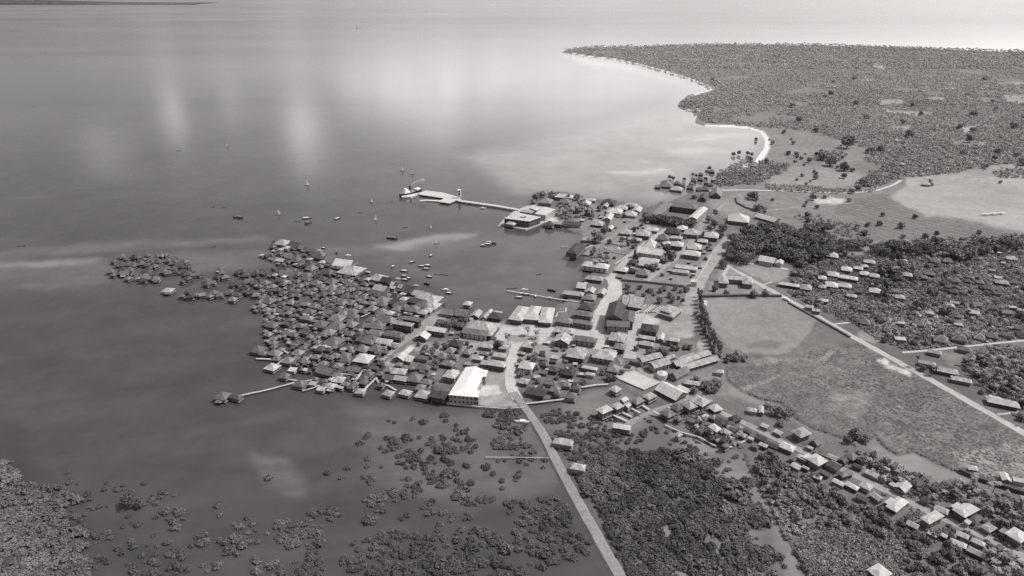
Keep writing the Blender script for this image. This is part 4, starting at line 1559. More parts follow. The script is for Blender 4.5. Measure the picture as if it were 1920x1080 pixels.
def quad_roof_block(root, pts, zf, h, tone, wall, name='roof', rise=0.0, th=.35, over=.6, win=0, st=1):
    """a block whose flat-looking roof follows the four photographed corners (l, b, r, t)"""
    P = [Vector(map(float, gp(*p, zf + h))) for p in pts]
    c = sum(P, Vector((0, 0))) / len(P)
    o = Vector((root.location.x, root.location.y))
    mb = MB(); mb.prism([tuple(p - o) for p in P], zf + h, zf + h + th)
    if rise:
        n = len(mb.v)
        top = [p + (c - p) * .12 for p in P]
        Q = [(p.x - o.x, p.y - o.y, zf + h + th + .002) for p in P]; mid = [(c.x - o.x, c.y - o.y, zf + h + th + rise)]
        mb.add(Q + mid, [(i, (i + 1) % len(Q), len(Q)) if (P[1] - P[0]).cross(P[2] - P[1]) > 0 else ((i + 1) % len(Q), i, len(Q)) for i in range(len(Q))])
    mb.obj(name, 'r%d' % tone, root)
    I = [p + (c - p).normalized() * over * 1.4 for p in P]
    mb = MB(); mb.prism([tuple(p - o) for p in I], zf, zf + h)
    mb.obj('wall', wall, root)
    if win:
        for a, b, n in ((I[0], I[1], win), (I[1], I[2], max(2, win - 1))):
            d = (b - a); ang = math.atan2(d.y, d.x)
            nn = Vector((d.y, -d.x)).normalized() * .03
            if (c - (a + b) / 2).dot(nn) > 0:
                nn = -nn
            for f in range(st):
                for i in range(n):
                    p = a + d * ((i + .5) / n) + nn - o
                    link('window', _cache[('win',)], root, (p.x, p.y, zf + (f + .55) * h / st), ang)
    for p in P:
        HOUSES.append((p.x, p.y, 4))
    HOUSES.append((c.x, c.y, (P[0] - P[2]).length * .5))
    return P, c

def BB(root, org, x0, y0, x1, y1, ph, zf, h, roof, tone, wall, **k):
    """a wing from the outline of its roof in an enlargement"""
    ox, oy, s = org
    gx, gy, w, d = solve_bbox(ox + x0 / s, oy + y0 / s, ox + x1 / s, oy + y1 / s, R_(ph), zf + h)
    wing(root, gx, gy, R_(ph), w, d, zf, h, roof, tone, wall, **k)

if ('win',) not in _cache:
    mb = MB(); mb.box(-.55, -.06, -.7, .55, .06, .7); o = mb.obj('window', 'glass'); _cache[('win',)] = o.data; bpy.data.objects.remove(o)
ZB = GZ + .3
# white L-shaped hall by the causeway
def skew_hall(root, l, b, r, t, zf, h, rise, long_br=True, hip_front=0.0, tone=9, wall='w3', win=0, st=2):
    """a gabled block whose eaves follow four photographed corners that are not square"""
    o = Vector((root.location.x, root.location.y))
    L_, B_, R2, T_ = [Vector(map(float, gp(*p, zf + h))) - o for p in (l, b, r, t)]
    a0, a1 = ((L_ + B_) / 2, (T_ + R2) / 2) if long_br else ((L_ + T_) / 2, (B_ + R2) / 2)
    a0 = a0.lerp(a1, hip_front)
    z = zf + h
    v = [(*L_, z), (*B_, z), (*R2, z), (*T_, z)] + [(*q, z + .3) for q in (L_, B_, R2, T_)] + [(*a0, z + rise), (*a1, z + rise)]
    f = [(0, 1, 5, 4), (1, 2, 6, 5), (2, 3, 7, 6), (3, 0, 4, 7), (3, 2, 1, 0)]
    f += [(5, 6, 9, 8), (7, 4, 8, 9), (4, 5, 8), (6, 7, 9)] if long_br else [(4, 5, 9, 8), (6, 7, 8, 9), (7, 4, 8), (5, 6, 9)]
    mesh_obj('roof', v, f, 'r%d' % tone, root)
    c = (L_ + B_ + R2 + T_) / 4
    I = [p + (c - p).normalized() * .6 for p in (L_, B_, R2, T_)]
    mb = MB(); mb.prism([tuple(p) for p in I], zf, z + .05); mb.obj('wall', wall, root)
    if win:
        for a, q, n in ((I[0], I[1], win), (I[1], I[2], win)):
            d = q - a; ang = math.atan2(d.y, d.x); nn = Vector((d.y, -d.x)).normalized() * .03
            for fl in range(st):
                for i in range(n):
                    p = a + d * ((i + .5) / n) + nn
                    link('window', _cache[('win',)], root, (p.x, p.y, zf + (fl + .55) * h / st), ang)
    HOUSES.append((c.x + o.x, c.y + o.y, (L_ - R2).length * .45))
r = site('town_hall', 880, 735, 'big bright white L-shaped hall at the head of the causeway', 'hall')
skew_hall(r, (840.5, 741), (888, 745), (910, 696), (873, 689), ZB, 6.8, 2.6, True, .26, win=6)
skew_hall(r, (884, 744), (897, 745.8), (899.5, 733), (887, 732), ZB, 6.7, 1.0, False, win=3)
skew_hall(r, (884, 705), (911.5, 707), (915.2, 695.2), (880, 690), ZB, 6.75, 2.4, False, win=3)
# customs house and its quay
CU = (930, 350, 12.0)
cpx = lambda l: xf(*CU, l)
q0 = gp(985, 415)
qp = [tuple(map(float, gp(x, y, 1.3))) for x, y in [(933, 424), (944, 421), (970, 428), (986, 430.5), (1012, 421), (1024, 414), (1040, 404), (1046, 394), (1016, 385), (988, 386), (968, 394), (943, 412)]]
mb = MB(); mb.prism(qp, -1.0, 1.3); tag(mb.obj('quay', 'conc'), 'pale stone quay carrying the customs house at the root of the pier', 'quay')
r = site('customs_house', 980, 412, 'broad white flat-roofed customs house with a dark light well on the quay corner', 'building')
P, c = quad_roof_block(r, cpx([(170, 715), (750, 788), (1012, 690), (500, 590)]), 1.35, 7.6, 0, 'w2', rise=.9, win=7, st=2)
w1_ = [Vector(map(float, gp(*p, 9.6))) for p in cpx([(515, 700), (640, 712), (700, 680), (590, 664)])]
mb = MB(); mb.prism([(p.x - r.location.x, p.y - r.location.y) for p in w1_], 9.3, 10.1); mb.obj('light_well', 'glass', r)
# white terrace wall on its right side
r = site('warehouse', 1022, 400, 'white warehouse with a row of windows beside the palms', 'warehouse')
P, c = quad_roof_block(r, cpx([(862, 610), (1112, 652), (1342, 512), (1090, 470)]), 1.35, 6.8, 0, 'w0', rise=.5, win=7, st=1)
r = site('warehouse', 1000, 392, 'smaller white warehouse behind the customs house, nearest the pier', 'warehouse')
quad_roof_block(r, cpx([(735, 482), (930, 545), (1022, 476), (800, 440)]), 1.35, 5.5, 0, 'w0', rise=.5, win=3)
r = site('canopy', 988, 398, 'low grey canopy roof between customs house and smaller warehouse', 'canopy')
quad_roof_block(r, cpx([(520, 565), (800, 606), (910, 540), (640, 520)]), 1.35, 4.0, 1, 'w2', rise=.2)
r = site('guard_house', 958, 423, 'small white hip-roofed guard house on the quay tip', 'guard house')
W(r, (947, 419.5), (963, 422.8), (968, 418.6), 1.0, 3.6, 'h', 0, 'w3', win=True)
for spec, lab in (('960 262 1290 400 2 h 2', None), ('1400 290 1700 385 2 h 2', None), ('1325 178 1740 262 0 h 2', None), ('1300 795 1500 852 1 g s', None), ('1090 810 1320 882 3 h s', None), ('1520 805 1920 880 3 g s', None)):
    house(spec, R_(-15), 'point', 'town', CU)
# boathouse on stilts
r = site('boathouse', 1078, 472, 'big dark boathouse standing on tall stilts in the inner harbour', 'boathouse')
BB(r, (920, 330, 4.8), 672, 607, 862, 702, -24, 3.4, 4.2, 'h', 4, 'w2', stilts=True, platform=True, pitch=.5, over=.3)
# school round a courtyard
r = site('courtyard_school', 1265, 398, 'large grey school in four wings round a courtyard behind the dark row of trees', 'school')
W(r, (1208, 404), (1234, 409), (1263, 381.5), ZB, 6.5, 'h', 2, 'w1', win=True, st=2, pitch=.4)
W(r, (1258, 387), (1306, 393), (1314, 386), ZB, 6.45, 'h', 2, 'w2', win=True, st=2, pitch=.4)
W(r, (1293, 406), (1306.5, 411.5), (1328, 391.5), ZB, 6.4, 'g', 0, 'w3', win=True, st=2, pitch=.4)
# market with raised middle roof
r = site('covered_market', 1252, 590, 'pale covered market with a raised middle roof beside the lumber stacks', 'market')
W(r, (1226, 591.5), (1262.7, 596), (1281, 581), ZB, 3.6, 'h', 1, 'w1', pitch=.3)
W(r, (1238, 582.5), (1256.5, 588), (1271, 577), ZB + 4.4, 1.3, 'h', 1, 'w2', pitch=.3, over=.3)
# tall dark block on the white street
r = site('trading_house', 1155, 590, 'tall dark-roofed trading house casting its shadow on the white street', 'building')
W(r, (1133.5, 597), (1167, 599.5), (1174, 572), ZB, 10.5, 'g', 4, 'w2', win=True, st=3, pitch=.5)
W(r, (1166, 605), (1189, 606), (1191, 587), ZB, 7, 'g', 3, 'w2', pitch=.45)
r = site('row_house', 1158, 618, 'grey two-storey house with a row of windows in front of the tall dark block', 'house')
W(r, (1137, 612), (1181, 614.5), (1182, 603), ZB, 6.6, 'g', 2, 'w3', win=True, st=2, pitch=.5)
# chapel
r = site('chapel', 1440, 494, 'small white gabled chapel beside the lawn below the big trees', 'chapel')
W(r, (1421, 488.5), (1451, 494), (1453.5, 485.5), ZB, 4.2, 'g', 0, 'w0', gabmat='w0', win=True)
W(r, (1454, 493.5), (1468, 496.5), (1470.5, 490), ZB, 3.4, 'g', 0, 'w0', gabmat='w0')
mb = MB(); gx, gy = gp(1452, 500, 0); mb.box(-.3, -3.2, GZ, .3, 3.2, 7.5); mb.box(-.31, -.7, 7.5, .31, .7, 9.0)
mb.obj('front_wall', 'w0', r, loc=(gx - r.location.x, gy - r.location.y, 0), rz=R_(-19))
# U-shaped house by the road fork
r = site('mission_house', 1378, 534, 'pale U-shaped mission house at the fork of the long road', 'house')
UH = (1020, 480, 4.8)
BB(r, UH, 1552, 178, 1672, 250, -12, ZB, 4.4, 'h', 1, 'w1', win=True)
BB(r, UH, 1630, 180, 1800, 222, -12, ZB, 4.3, 'h', 1, 'w1')
BB(r, UH, 1765, 185, 1892, 258, -12, ZB, 4.35, 'h', 1, 'w1', win=True)
r = site('gate_house', 1301, 531, 'small white flat-roofed gate house at the end of the garden wall', 'gate house')
BB(r, UH, 1318, 213, 1382, 238, -15, ZB, 4.4, 'f', 0, 'w0', over=.15)
# three-winged hall on the harbour
r = site('market_hall', 992, 592, 'white market hall with three parallel hipped wings on the inner harbour shore', 'market hall')
MH = (680, 560, 4.8)
W(r, (951.3, 599.6), (979, 602.4), (997, 577), ZB, 4.2, 'h', 0, 'w2', pitch=.4)
W(r, (987.5, 590.5), (1008.5, 592.8), (1016, 575), ZB, 4.9, 'h', 0, 'w2', pitch=.4)
W(r, (1009, 604.3), (1034.5, 606.5), (1041, 577.5), ZB, 4.1, 'h', 0, 'w2', pitch=.4)
W(r, (975, 598), (1010, 601), (1015, 592), ZB, 3.9, 'g', 0, 'w2', pitch=.4)
# corner arcade at the pier road
r = site('arcade_building', 765, 610, 'long pale arcade building lining the pier road', 'building')
V4 = (640, 540, 9.6)
BB(r, V4, 900, 580, 1320, 700, -20, ZB, 6.2, 'h', 1, 'w2', win=True, st=2)
BB(r, V4, 1090, 505, 1450, 612, -20, ZB, 6.0, 'g', 2, 'w2', win=True, st=2)
house('740 785 1150 885 3 h 2', R_(-20), 'pieredge', 'town', V4)
# long white building with the pyramid-roofed church behind
T2 = (1080, 440, 9.6)
r = site('convent', 1220, 474, 'long white two-storey convent with a row of windows among the street blocks', 'building')
W(r, (1193.5, 473.3), (1240.5, 480), (1245.5, 470.5), ZB, 6.8, 'g', 0, 'w3', win=True, st=2, pitch=.5)
BB(r, T2, 1036, 250, 1098, 285, -19, ZB, 8.5, 'f', 2, 'w2', over=.1)
r = site('church', 1218, 461, 'church with a tall white pyramid roof behind the long convent', 'church')
BB(r, (1080, 360, 9.6), 1190, 885, 1480, 1015, -19, ZB, 5.0, 'p', 0, 'w0', pitch=1.05)
# tank
r = site('storage_tank', 1241, 708, 'round white storage tank beside the dirt lane', 'tank', GZ)
mb = MB(); mb.tube((0, 0, GZ - .2), (0, 0, GZ + 3.6), 3.7, 3.7, 20); mb.obj('shell', 'white', r)
mb = MB(); mb.tube((0, 0, GZ + 3.6), (0, 0, GZ + 4.9), 3.85, .5, 20); mb.obj('roof', 'r0', r)
# monument
r = site('monument', 1159.5, 466, 'white cross-topped monument on the small waterfront lawn', 'monument', GZ)
mb = MB(); mb.box(-1.6, -1.6, GZ - .1, 1.6, 1.6, GZ + .5); mb.box(-1, -1, GZ + .5, 1, 1, GZ + 1.2); mb.obj('plinth', 'white', r)
mb = MB(); mb.box(-.4, -.4, GZ + 1.2, .4, .4, GZ + 6.5); mb.box(-1.1, -.3, GZ + 4.6, 1.1, .3, GZ + 5.2); mb.obj('column', 'white', r)
# lumber stacks
for i in range(7):
    a = [float(v) for v in gp(1195 + 5.6 * i, 588 - i * .2, GZ)]; b = [float(v) for v in gp(1212 + 5.6 * i, 572 + i * .6, GZ)]
    mb = MB(); L = math.hypot(b[0] - a[0], b[1] - a[1])
    for k in range(3):
        mb.box(-L / 2, -.75 + .5 * k, GZ, L / 2 - random.uniform(0, 1.5), -.3 + .5 * k, GZ + random.uniform(.8, 1.5))
    tag(mb.obj('lumber_stack', ['pale', 'wood', 'pale'][i % 3], loc=((a[0] + b[0]) / 2, (a[1] + b[1]) / 2, 0), rz=math.atan2(b[1] - a[1], b[0] - a[0])),
        ['leftmost', 'second from left', 'third from left', 'middle', 'third from right', 'second from right', 'rightmost'][i] + ' of the long lumber stacks between the twin sheds and the market', 'lumber stack', 'lumber stacks by the market')
# the pale court and its low wall
cp = [tuple(map(float, gp(x, y, GZ + .12))) for x, y in [(1150, 708), (1190, 697), (1240, 718), (1208, 733)]]
mb = MB(); mb.prism(cp, GZ - .3, GZ + .14); struct(mb.obj('pavement', 'road'))
wall_line('court_wall', [(1150, 708), (1208, 733), (1240, 718)], .9, .35, 'w1', 'low wall round the pale open court by the shore', 'wall')
# truck at the road bend
r = site('truck', 1473.5, 563.5, 'small white truck parked at the bend of the long road', 'truck', GZ)
mb = MB(); mb.box(-2.6, -1, 1.6, .9, 1, 3.4); mb.obj('cargo_box', 'white', r); mb = MB(); mb.box(1.0, -.95, 1.5, 2.5, .95, 2.9); mb.box(2.5, -.9, 1.5, 3.3, .9, 2.2); mb.obj('cab', 'white', r)
for sx_ in (-1.6, 2.2):
    for sy_ in (-1, 1):
        mb = MB(); mb.tube((sx_, sy_ - .12, 1.43), (sx_, sy_ + .12, 1.43), .45, .45, 10); mb.obj('wheel', 'darkw', r)
r.rotation_euler = (0, 0, R_(-47))

# ================================================================ pier, ship, light tower
def deck_block(name, pts, z0, z1, mat, parent=None, o=(0, 0)):
    mb = MB(); mb.prism([(float(gp(x, y, z1)[0]) - o[0], float(gp(x, y, z1)[1]) - o[1]) for x, y in pts], z0, z1)
    return mb.obj(name, mat, parent)
r = site('pier', 850, 374, 'long pier with a white concrete head and a thin trestle to the shore', 'pier')
o_ = (r.location.x, r.location.y)
deck_block('pier_head', [(786, 361), (799, 357), (832, 361), (861, 369.5), (864, 374), (853, 376), (842, 381), (822, 378), (832.5, 371.5), (786, 364.5)], 1.3, 2.4, 'conc', r, o_)
deck_block('landing_float', [(787, 375), (800, 374.2), (828, 375.2), (824, 377.6), (799, 376.2), (788, 377)], -.3, 1.2, 'conc', r, o_)
deck_block('trestle_deck', [(860, 374), (880, 377), (930, 384), (972, 391.3), (972, 394), (930, 387), (880, 380), (858, 377)], 1.5, 2.3, 'conc', r, o_)
mb = MB(); mb.tube((0, 0, -1.5), (0, 0, 1.5), .35, .35, 6)
pm = None
for i in range(24):
    t = i / 23
    x = 788 + 176 * t; y = float(np.interp(x, [788, 832, 842, 862, 972], [364.6, 371.5, 380.5, 377.5, 393.6])) - .6
    a = gp(x, y, 1.4); l = (float(a[0]) - o_[0], float(a[1]) - o_[1], 0)
    if pm is None:
        pm = mb.obj('pile', 'w2', r, loc=l).data
    else:
        link('pile', pm, r, l)
r = site('light_tower', 861.5, 371, 'white framed light tower with a mast on the pier head', 'light tower', 2.4)
mb = MB()
for sx_ in (-2, 2):
    for sy_ in (-2, 2):
        mb.tube((sx_, sy_, 2.4), (sx_ * .8, sy_ * .8, 13), .3, .25, 4)
for zz in (6, 9.5, 13):
    mb.box(-2, -2, zz, 2, 2, zz + .3)
mb.obj('frame', 'white', r)
mb = MB(); mb.box(-1.2, -1.2, 5, 1.2, 1.2, 12.9); mb.obj('ladder_shaft', 'w2', r)
mb = MB(); mb.tube((-2.6, 0, 2.4), (-2.6, 0, 21), .22, .15, 5); mb.obj('mast', 'white', r)

def hull_mesh(L, B, D, bow=.35, sheer=.5, mat='darkw', name='hull', parent=None, deck='wood', n=9, z0=0.0, **kw):
    """boat hull: pointed bow (+x), tapered stern, sheer line, deck"""
    v, f = [], []
    st = []
    for i in range(n):
        t = i / (n - 1)
        x = -L / 2 + L * t
        wd = B / 2 * (1 - max(0, (t - (1 - bow)) / bow) ** 1.8) * (.72 + .28 * min(1, t / .25))
        wd = max(wd, .03)
        zt = D + sheer * (abs(t - .45) / .55) ** 2
        v += [(x, -wd, z0 + zt), (x * .97, -wd * .62, z0 - .35), (x * .97, wd * .62, z0 - .35), (x, wd, z0 + zt)]
    fm = []
    for i in range(n - 1):
        a, b = 4 * i, 4 * i + 4
        f += [(a, a + 1, b + 1, b), (a + 2, a + 3, b + 3, b + 2), (a + 1, a + 2, b + 2, b + 1), (a + 3, a, b, b + 3)]
        fm += [0, 0, 0, 1]
    f += [(0, 3, 2, 1), (4 * n - 4, 4 * n - 3, 4 * n - 2, 4 * n - 1)]; fm += [0, 0]
    return mesh_obj(name, v, f, [mat, deck], parent, fm, **kw)

a0 = gp(748.5, 370.5); b0 = gp(789, 358.5)
r = tag(empty('steamship', (a0[0] + b0[0]) / 2, (a0[1] + b0[1]) / 2, 0, math.atan2(a0[1] - b0[1], a0[0] - b0[0])), 'dark-hulled steamship with white bridge and smoking funnel moored at the pier end', 'ship')
SL = float(math.hypot(a0[0] - b0[0], a0[1] - b0[1]))
hull_mesh(SL, 8.5, 3.6, .3, 1.6, 'darkw', 'hull', r, 'wood', 13)
mb = MB(); mb.box(2, -3, 3.4, 12, 3, 5.6); mb.box(4, -2.6, 5.6, 10.5, 2.6, 7.6); mb.box(6, -2.2, 7.6, 9.5, 2.2, 9.4); mb.obj('bridge', 'white', r)
mb = MB(); mb.box(-17, -3, 3.4, -9, 3, 5.4); mb.obj('aft_house', 'white', r)
mb = MB(); mb.tube((0, 0, 4), (-.6, 0, 12), 1.3, 1.2, 12); mb.obj('funnel', 'darkw', r)
for mx in (15, -7):
    mb = MB(); mb.tube((mx, 0, 3.5), (mx, 0, 17), .25, .15, 6); mb.tube((mx, 0, 6), (mx - 6, 1.5, 12), .12, .1, 5); mb.obj('mast', 'wood', r)
mb = MB(); mb.box(-6, -2.2, 3.5, -2, 2.2, 4.4); mb.obj('hatch', 'pale', r)
# smoke puff: loose cluster of small billows drifting off the funnel
import bmesh
bm = bmesh.new()
fx = r.matrix_world @ Vector((0, 0, 0))
cr, sr = math.cos(r.rotation_euler.z), math.sin(r.rotation_euler.z)
for i in range(26):
    t = i / 25
    rad = .7 + 1.4 * t
    mtx = bmesh.ops.create_icosphere(bm, subdivisions=1, radius=rad)
    off = Vector((r.location.x - .6 * cr + (1.5 + 16 * t) + random.uniform(-.6, .6), r.location.y - .6 * sr + 6 * t + random.uniform(-.6, .6), 13 + 5 * t ** .6 + random.uniform(-.5, .5)))
    bmesh.ops.translate(bm, verts=mtx['verts'], vec=off)
me = bpy.data.meshes.new('smoke'); bm.to_mesh(me); bm.free()
sm_, nt, b = new_mat('steam', 1.0); b.inputs['Base Color'].default_value = g(.8); b.inputs['Alpha'].default_value = .22
me.materials.append(sm_); so_ = link('smoke', me); stuff(so_, 'thin white smoke drifting off the steamship funnel', 'smoke')
deck_block_o = site('barge', 760, 368, 'pale flat-decked barge lying alongside the steamship', 'barge')
deck_block('deck', [(752, 367.5), (766, 365), (786, 361), (784, 364), (770, 369), (754, 369.5)], -.3, 1.8, 'conc', deck_block_o, (deck_block_o.location.x, deck_block_o.location.y))

# white aircraft parked on the airfield: three in a row, wings towards the viewer
for i, (x, y, lab) in enumerate([(1847, 404.6, 'leftmost of the three white parked aircraft on the airfield'), (1861, 403.4, 'middle one of the three white parked aircraft on the airfield'), (1876, 402.4, 'rightmost of the three white parked aircraft on the airfield')]):
    gx, gy = gp(x, y, GZ)
    r = tag(empty('parked_aircraft', gx, gy, 0, R_(4)), lab, 'aircraft', 'aircraft parked on the airfield')
    mb = MB(); mb.box(-5.2, -.9, GZ + 2.5, 5.2, .9, GZ + 2.7); mb.obj('upper_wing', 'white', r)
    mb = MB(); mb.box(-4.6, -.8, GZ + 1.0, 4.6, .8, GZ + 1.15); mb.obj('lower_wing', 'white', r)
    mb = MB(); mb.tube((0, -2, GZ + 1.5), (0, 1, GZ + 1.6), .5, .55, 8); mb.tube((0, 1, GZ + 1.6), (0, 5.2, GZ + 1.3), .55, .15, 8); mb.obj('fuselage', 'white', r)
    mb = MB(); mb.box(-1.6, 4.4, GZ + 1.3, 1.6, 5.3, GZ + 1.4); mb.box(-.06, 4.4, GZ + 1.35, .06, 5.4, GZ + 2.6); mb.obj('tail', 'white', r)
    mb = MB(); mb.tube((-.8, -1, GZ + .4), (.8, -1, GZ + .4), .08, .08, 5); mb.tube((-.9, -1, GZ + .4), (-.75, -1, GZ + .4), .4, .4, 8); mb.tube((.75, -1, GZ + .4), (.9, -1, GZ + .4), .4, .4, 8); mb.obj('undercarriage', 'darkw', r)

# far shore at upper left
px_ = [(-400, 0, 60), (0, 1.5, 52), (60, 2.0, 46), (110, 3.2, 40), (170, 4.6, 30), (215, 6.0, 14), (240, 6.4, 10), (300, 7.4, 9), (352, 8.6, 5)]
v, f = [], []
for i in range(121):
    x = -400 + 752 * i / 120
    yb = float(np.interp(x, [-400, 0, 250, 352], [8.6, 8.9, 9.3, 9.2]))
    hgt = float(np.interp(x, [p[0] for p in px_], [p[2] for p in px_])) * (.86 + .28 * random.random())
    a = gp(x, yb); 
    v += [(float(a[0]), float(a[1]), -1), (float(a[0]) + random.uniform(-20, 20), float(a[1]) + 25, hgt * .35), (float(a[0]), float(a[1]) + 160, hgt), (float(a[0]), float(a[1]) + 1200, -1)]
for i in range(120):
    for k in range(3):
        f.append((4 * i + k, 4 * i + 4 + k, 4 * i + 5 + k, 4 * i + 1 + k))
struct(mesh_obj('hills', v, f, rough_mat('hazy_far_shore', .105, .2, .01, scale2=.004), smooth=False))
ribbon('shore', [(120, 8.9), (180, 9.2), (260, 9.2), (320, 9.1)], 26, 'conc', .6)

# ================================================================ boats
def boat(name, x, y, L, ang, label, cat, kind):
    gx, gy = gp(x, y)
    L *= .66 if kind == 'vinta' and y > 100 else .85
    r = tag(empty(name, gx, gy, 0, ang), label, cat, 'boats on the water')
    if kind == 'vinta':
        hull_mesh(L, L * .13, .6, .5, .5, 'wood', 'hull', r, 'pale')
        mb = MB(); mb.tube((.3, 0, .2), (.3, 0, L * 1.05), .09, .06, 5); mb.obj('mast', 'wood', r)
        sl_ = L * 1.0
        mesh_obj('sail', [(.6, 0, 1.0), (-L * .42, .3, 1.3), (-L * .05, .12, sl_), (.45, 0, sl_ * .97), (-L * .2, .45, sl_ * .5)], [(0, 4, 3), (0, 1, 4), (1, 2, 4), (4, 2, 3)], 'sail', r)
        for s_ in (-1, 1):
            mb = MB(); mb.tube((-L * .35, s_ * L * .22, .1), (L * .35, s_ * L * .22, .15), .1, .08, 5); mb.tube((L * .12, 0, .6), (L * .12, s_ * L * .22, .2), .06, .06, 4); mb.tube((-L * .15, 0, .6), (-L * .15, s_ * L * .22, .2), .06, .06, 4); mb.obj('outrigger', 'wood', r)
    elif kind == 'dark':
        hull_mesh(L, L * .24, 1.3, .35, 1.1, 'darkw', 'hull', r, 'w2')
        mb = MB(); mb.box(-L * .28, -L * .08, 1.2, L * .08, L * .08, 2.6); mb.obj('cabin', 'w1', r)
        mb = MB(); mb.tube((L * .12, 0, 1), (L * .12, 0, L * .6), .12, .07, 5); mb.obj('mast', 'wood', r)
    elif kind == 'launch':
        hull_mesh(L, L * .25, .9, .4, .6, 'darkw', 'hull', r, 'wood')
        mb = MB(); mb.box(-L * .3, -L * .1, 1.5, L * .16, L * .1, 1.75); mb.obj('canopy', 'white', r)
        mb = MB(); mb.box(-L * .26, -L * .09, .6, L * .12, L * .09, 1.5); mb.obj('cabin', 'w1', r)
    elif kind == 'launch_pale':
        hull_mesh(L, L * .25, .9, .4, .6, 'white', 'hull', r, 'pale')
        mb = MB(); mb.box(-L * .25, -L * .1, .7, L * .12, L * .1, 1.7); mb.obj('cabin', 'white', r)
    elif kind == 'canoe':
        hull_mesh(L, L * .11, .45, .5, .35, 'darkw', 'hull', r, 'w2')
        for s_ in (-1, 1):
            mb = MB(); mb.tube((-L * .3, s_ * L * .16, .12), (L * .3, s_ * L * .16, .14), .07, .07, 4); mb.tube((0, 0, .45), (0, s_ * L * .16, .18), .05, .05, 4); mb.obj('outrigger', 'wood', r)
    return r
SAILS = [(427, 275, 10, 'far white sail alone on the dark upper left water'), (576, 348, 12, 'bright white sail by itself above the row of dark boats'), (754, 321, 11, 'left of the two faint sails beyond the pier'), (773, 327, 8.5, 'right and smaller of the two faint sails beyond the pier'),
         (697, 380, 9, 'small sail just left of the pier end ship'), (706, 413, 10, 'white sail right of the dark moored boats'), (522, 403, 11, 'sail over a dark hull, left of the paired launches'), (819, 457, 9, 'slim white sail over the pale silt tongue'), (808, 429, 7, 'tiny grey sail below the pier')]
for i, (x, y, L, lab) in enumerate(SAILS):
    boat('sailing_boat', x, y, L, R_([20, 170, 200, 15, 160, 30, 190, 10, 150][i]), lab, 'sailing boat', 'vinta')
for x, y, L, a_, k, lab in [
    (446, 409, 15, 170, 'dark', 'dark cargo boat farthest left of the moored row'), (575, 410, 14, 20, 'launch', 'upper of the two close launches in the moored row'), (578, 419, 12, 60, 'dark', 'lower and darker of the two close boats in the moored row'),
    (633, 411, 11, 45, 'launch', 'launch with white canopy between the paired boats and the sail'), (735, 448, 15, 165, 'dark', 'big black-hulled boat alone above the harbour silt'),
    (917, 455, 9, 150, 'launch_pale', 'white launch at the head of the small raft of boats off the customs quay'), (913, 459, 12, 170, 'launch', 'middle boat in the small raft off the customs quay'), (924, 458, 9, 175, 'dark', 'dark boat at the right of the small raft off the customs quay'), (906, 461.5, 8, 10, 'launch', 'lowest boat of the small raft off the customs quay'),
    (990, 391.5, 9, 165, 'launch_pale', 'white launch lying below the pier trestle near the shore'), (906, 391, 9, 10, 'launch_pale', 'white launch in mid water below the pier trestle'), (880, 381, 6, 60, 'launch_pale', 'small white boat tied to the trestle'),
    (808.5, 480.5, 7, 60, 'launch', 'uppermost launch between the silt tongue and the village'), (737, 501, 7, 70, 'launch', 'single launch left in the harbour anchorage'), (773, 492.5, 8, 30, 'launch', 'slanting launch above the three-boat group'),
    (790, 500.5, 9, 178, 'launch', 'left boat of the three-boat group in the anchorage'), (800.5, 499, 9, 165, 'launch', 'right boat of the three-boat group in the anchorage'), (798, 505.5, 9, 175, 'launch', 'lowest boat of the three-boat group in the anchorage'),
    (757, 509.5, 10, 172, 'launch', 'long dark launch left below the three-boat group'), (757, 519, 7, 175, 'launch', 'white-topped launch just off the dark gabled sheds'), (765, 523, 7, 150, 'launch', 'launch at the right of the huddle off the dark sheds'), (758.5, 526, 8, 165, 'launch', 'lowest launch of the huddle off the dark sheds'), (746, 524, 6, 20, 'launch_pale', 'tiny white boat at the shed landing'),
    (804, 520.5, 8, 160, 'launch', 'launch right of the huddle in open harbour'), (800, 533.5, 8, 150, 'dark', 'small dark boat in open harbour below the single launch'), (835, 544.5, 9, 175, 'launch_pale', 'white boat off the pier road head, upper'), (841, 551, 8, 170, 'launch', 'boat off the pier road head, lower'), (779.5, 537, 7, 178, 'launch_pale', 'white boat at the foot of the dark shed by the harbour edge'),
    (606, 466.5, 7, 150, 'launch', 'dark launch near the north tip of the village'), (600, 471, 6, 10, 'launch_pale', 'white boat near the north tip of the village'), (631, 475.5, 6, 120, 'dark', 'little dark boat right of the village tip'), (652.5, 480, 7, 20, 'launch_pale', 'bright white boat off the harbour edge of the village'),
    (983, 544.5, 8, 10, 'launch_pale', 'white-roofed boat at the outer end of the thin jetty'), (979, 552, 7, 30, 'launch', 'first boat moored below the thin jetty'), (989, 553.5, 7, 20, 'launch', 'second boat moored below the thin jetty'), (1004, 557, 7, 90, 'launch', 'round-topped boat in the middle below the thin jetty'), (1030, 560, 7, 15, 'launch_pale', 'white boat at the shore end below the thin jetty'), (972.5, 559, 9, 175, 'launch', 'lone boat lowest under the outer jetty end'),
    (1034, 546, 10, 150, 'dark', 'dark raft-like boat above the thin jetty'), (978, 792, 12, 175, 'launch_pale', 'long pale boat tied to the causeway among the mangroves')]:
    boat('launch' if 'launch' in k else 'cargo_boat', x, y, L, R_(a_), lab, 'boat', k)
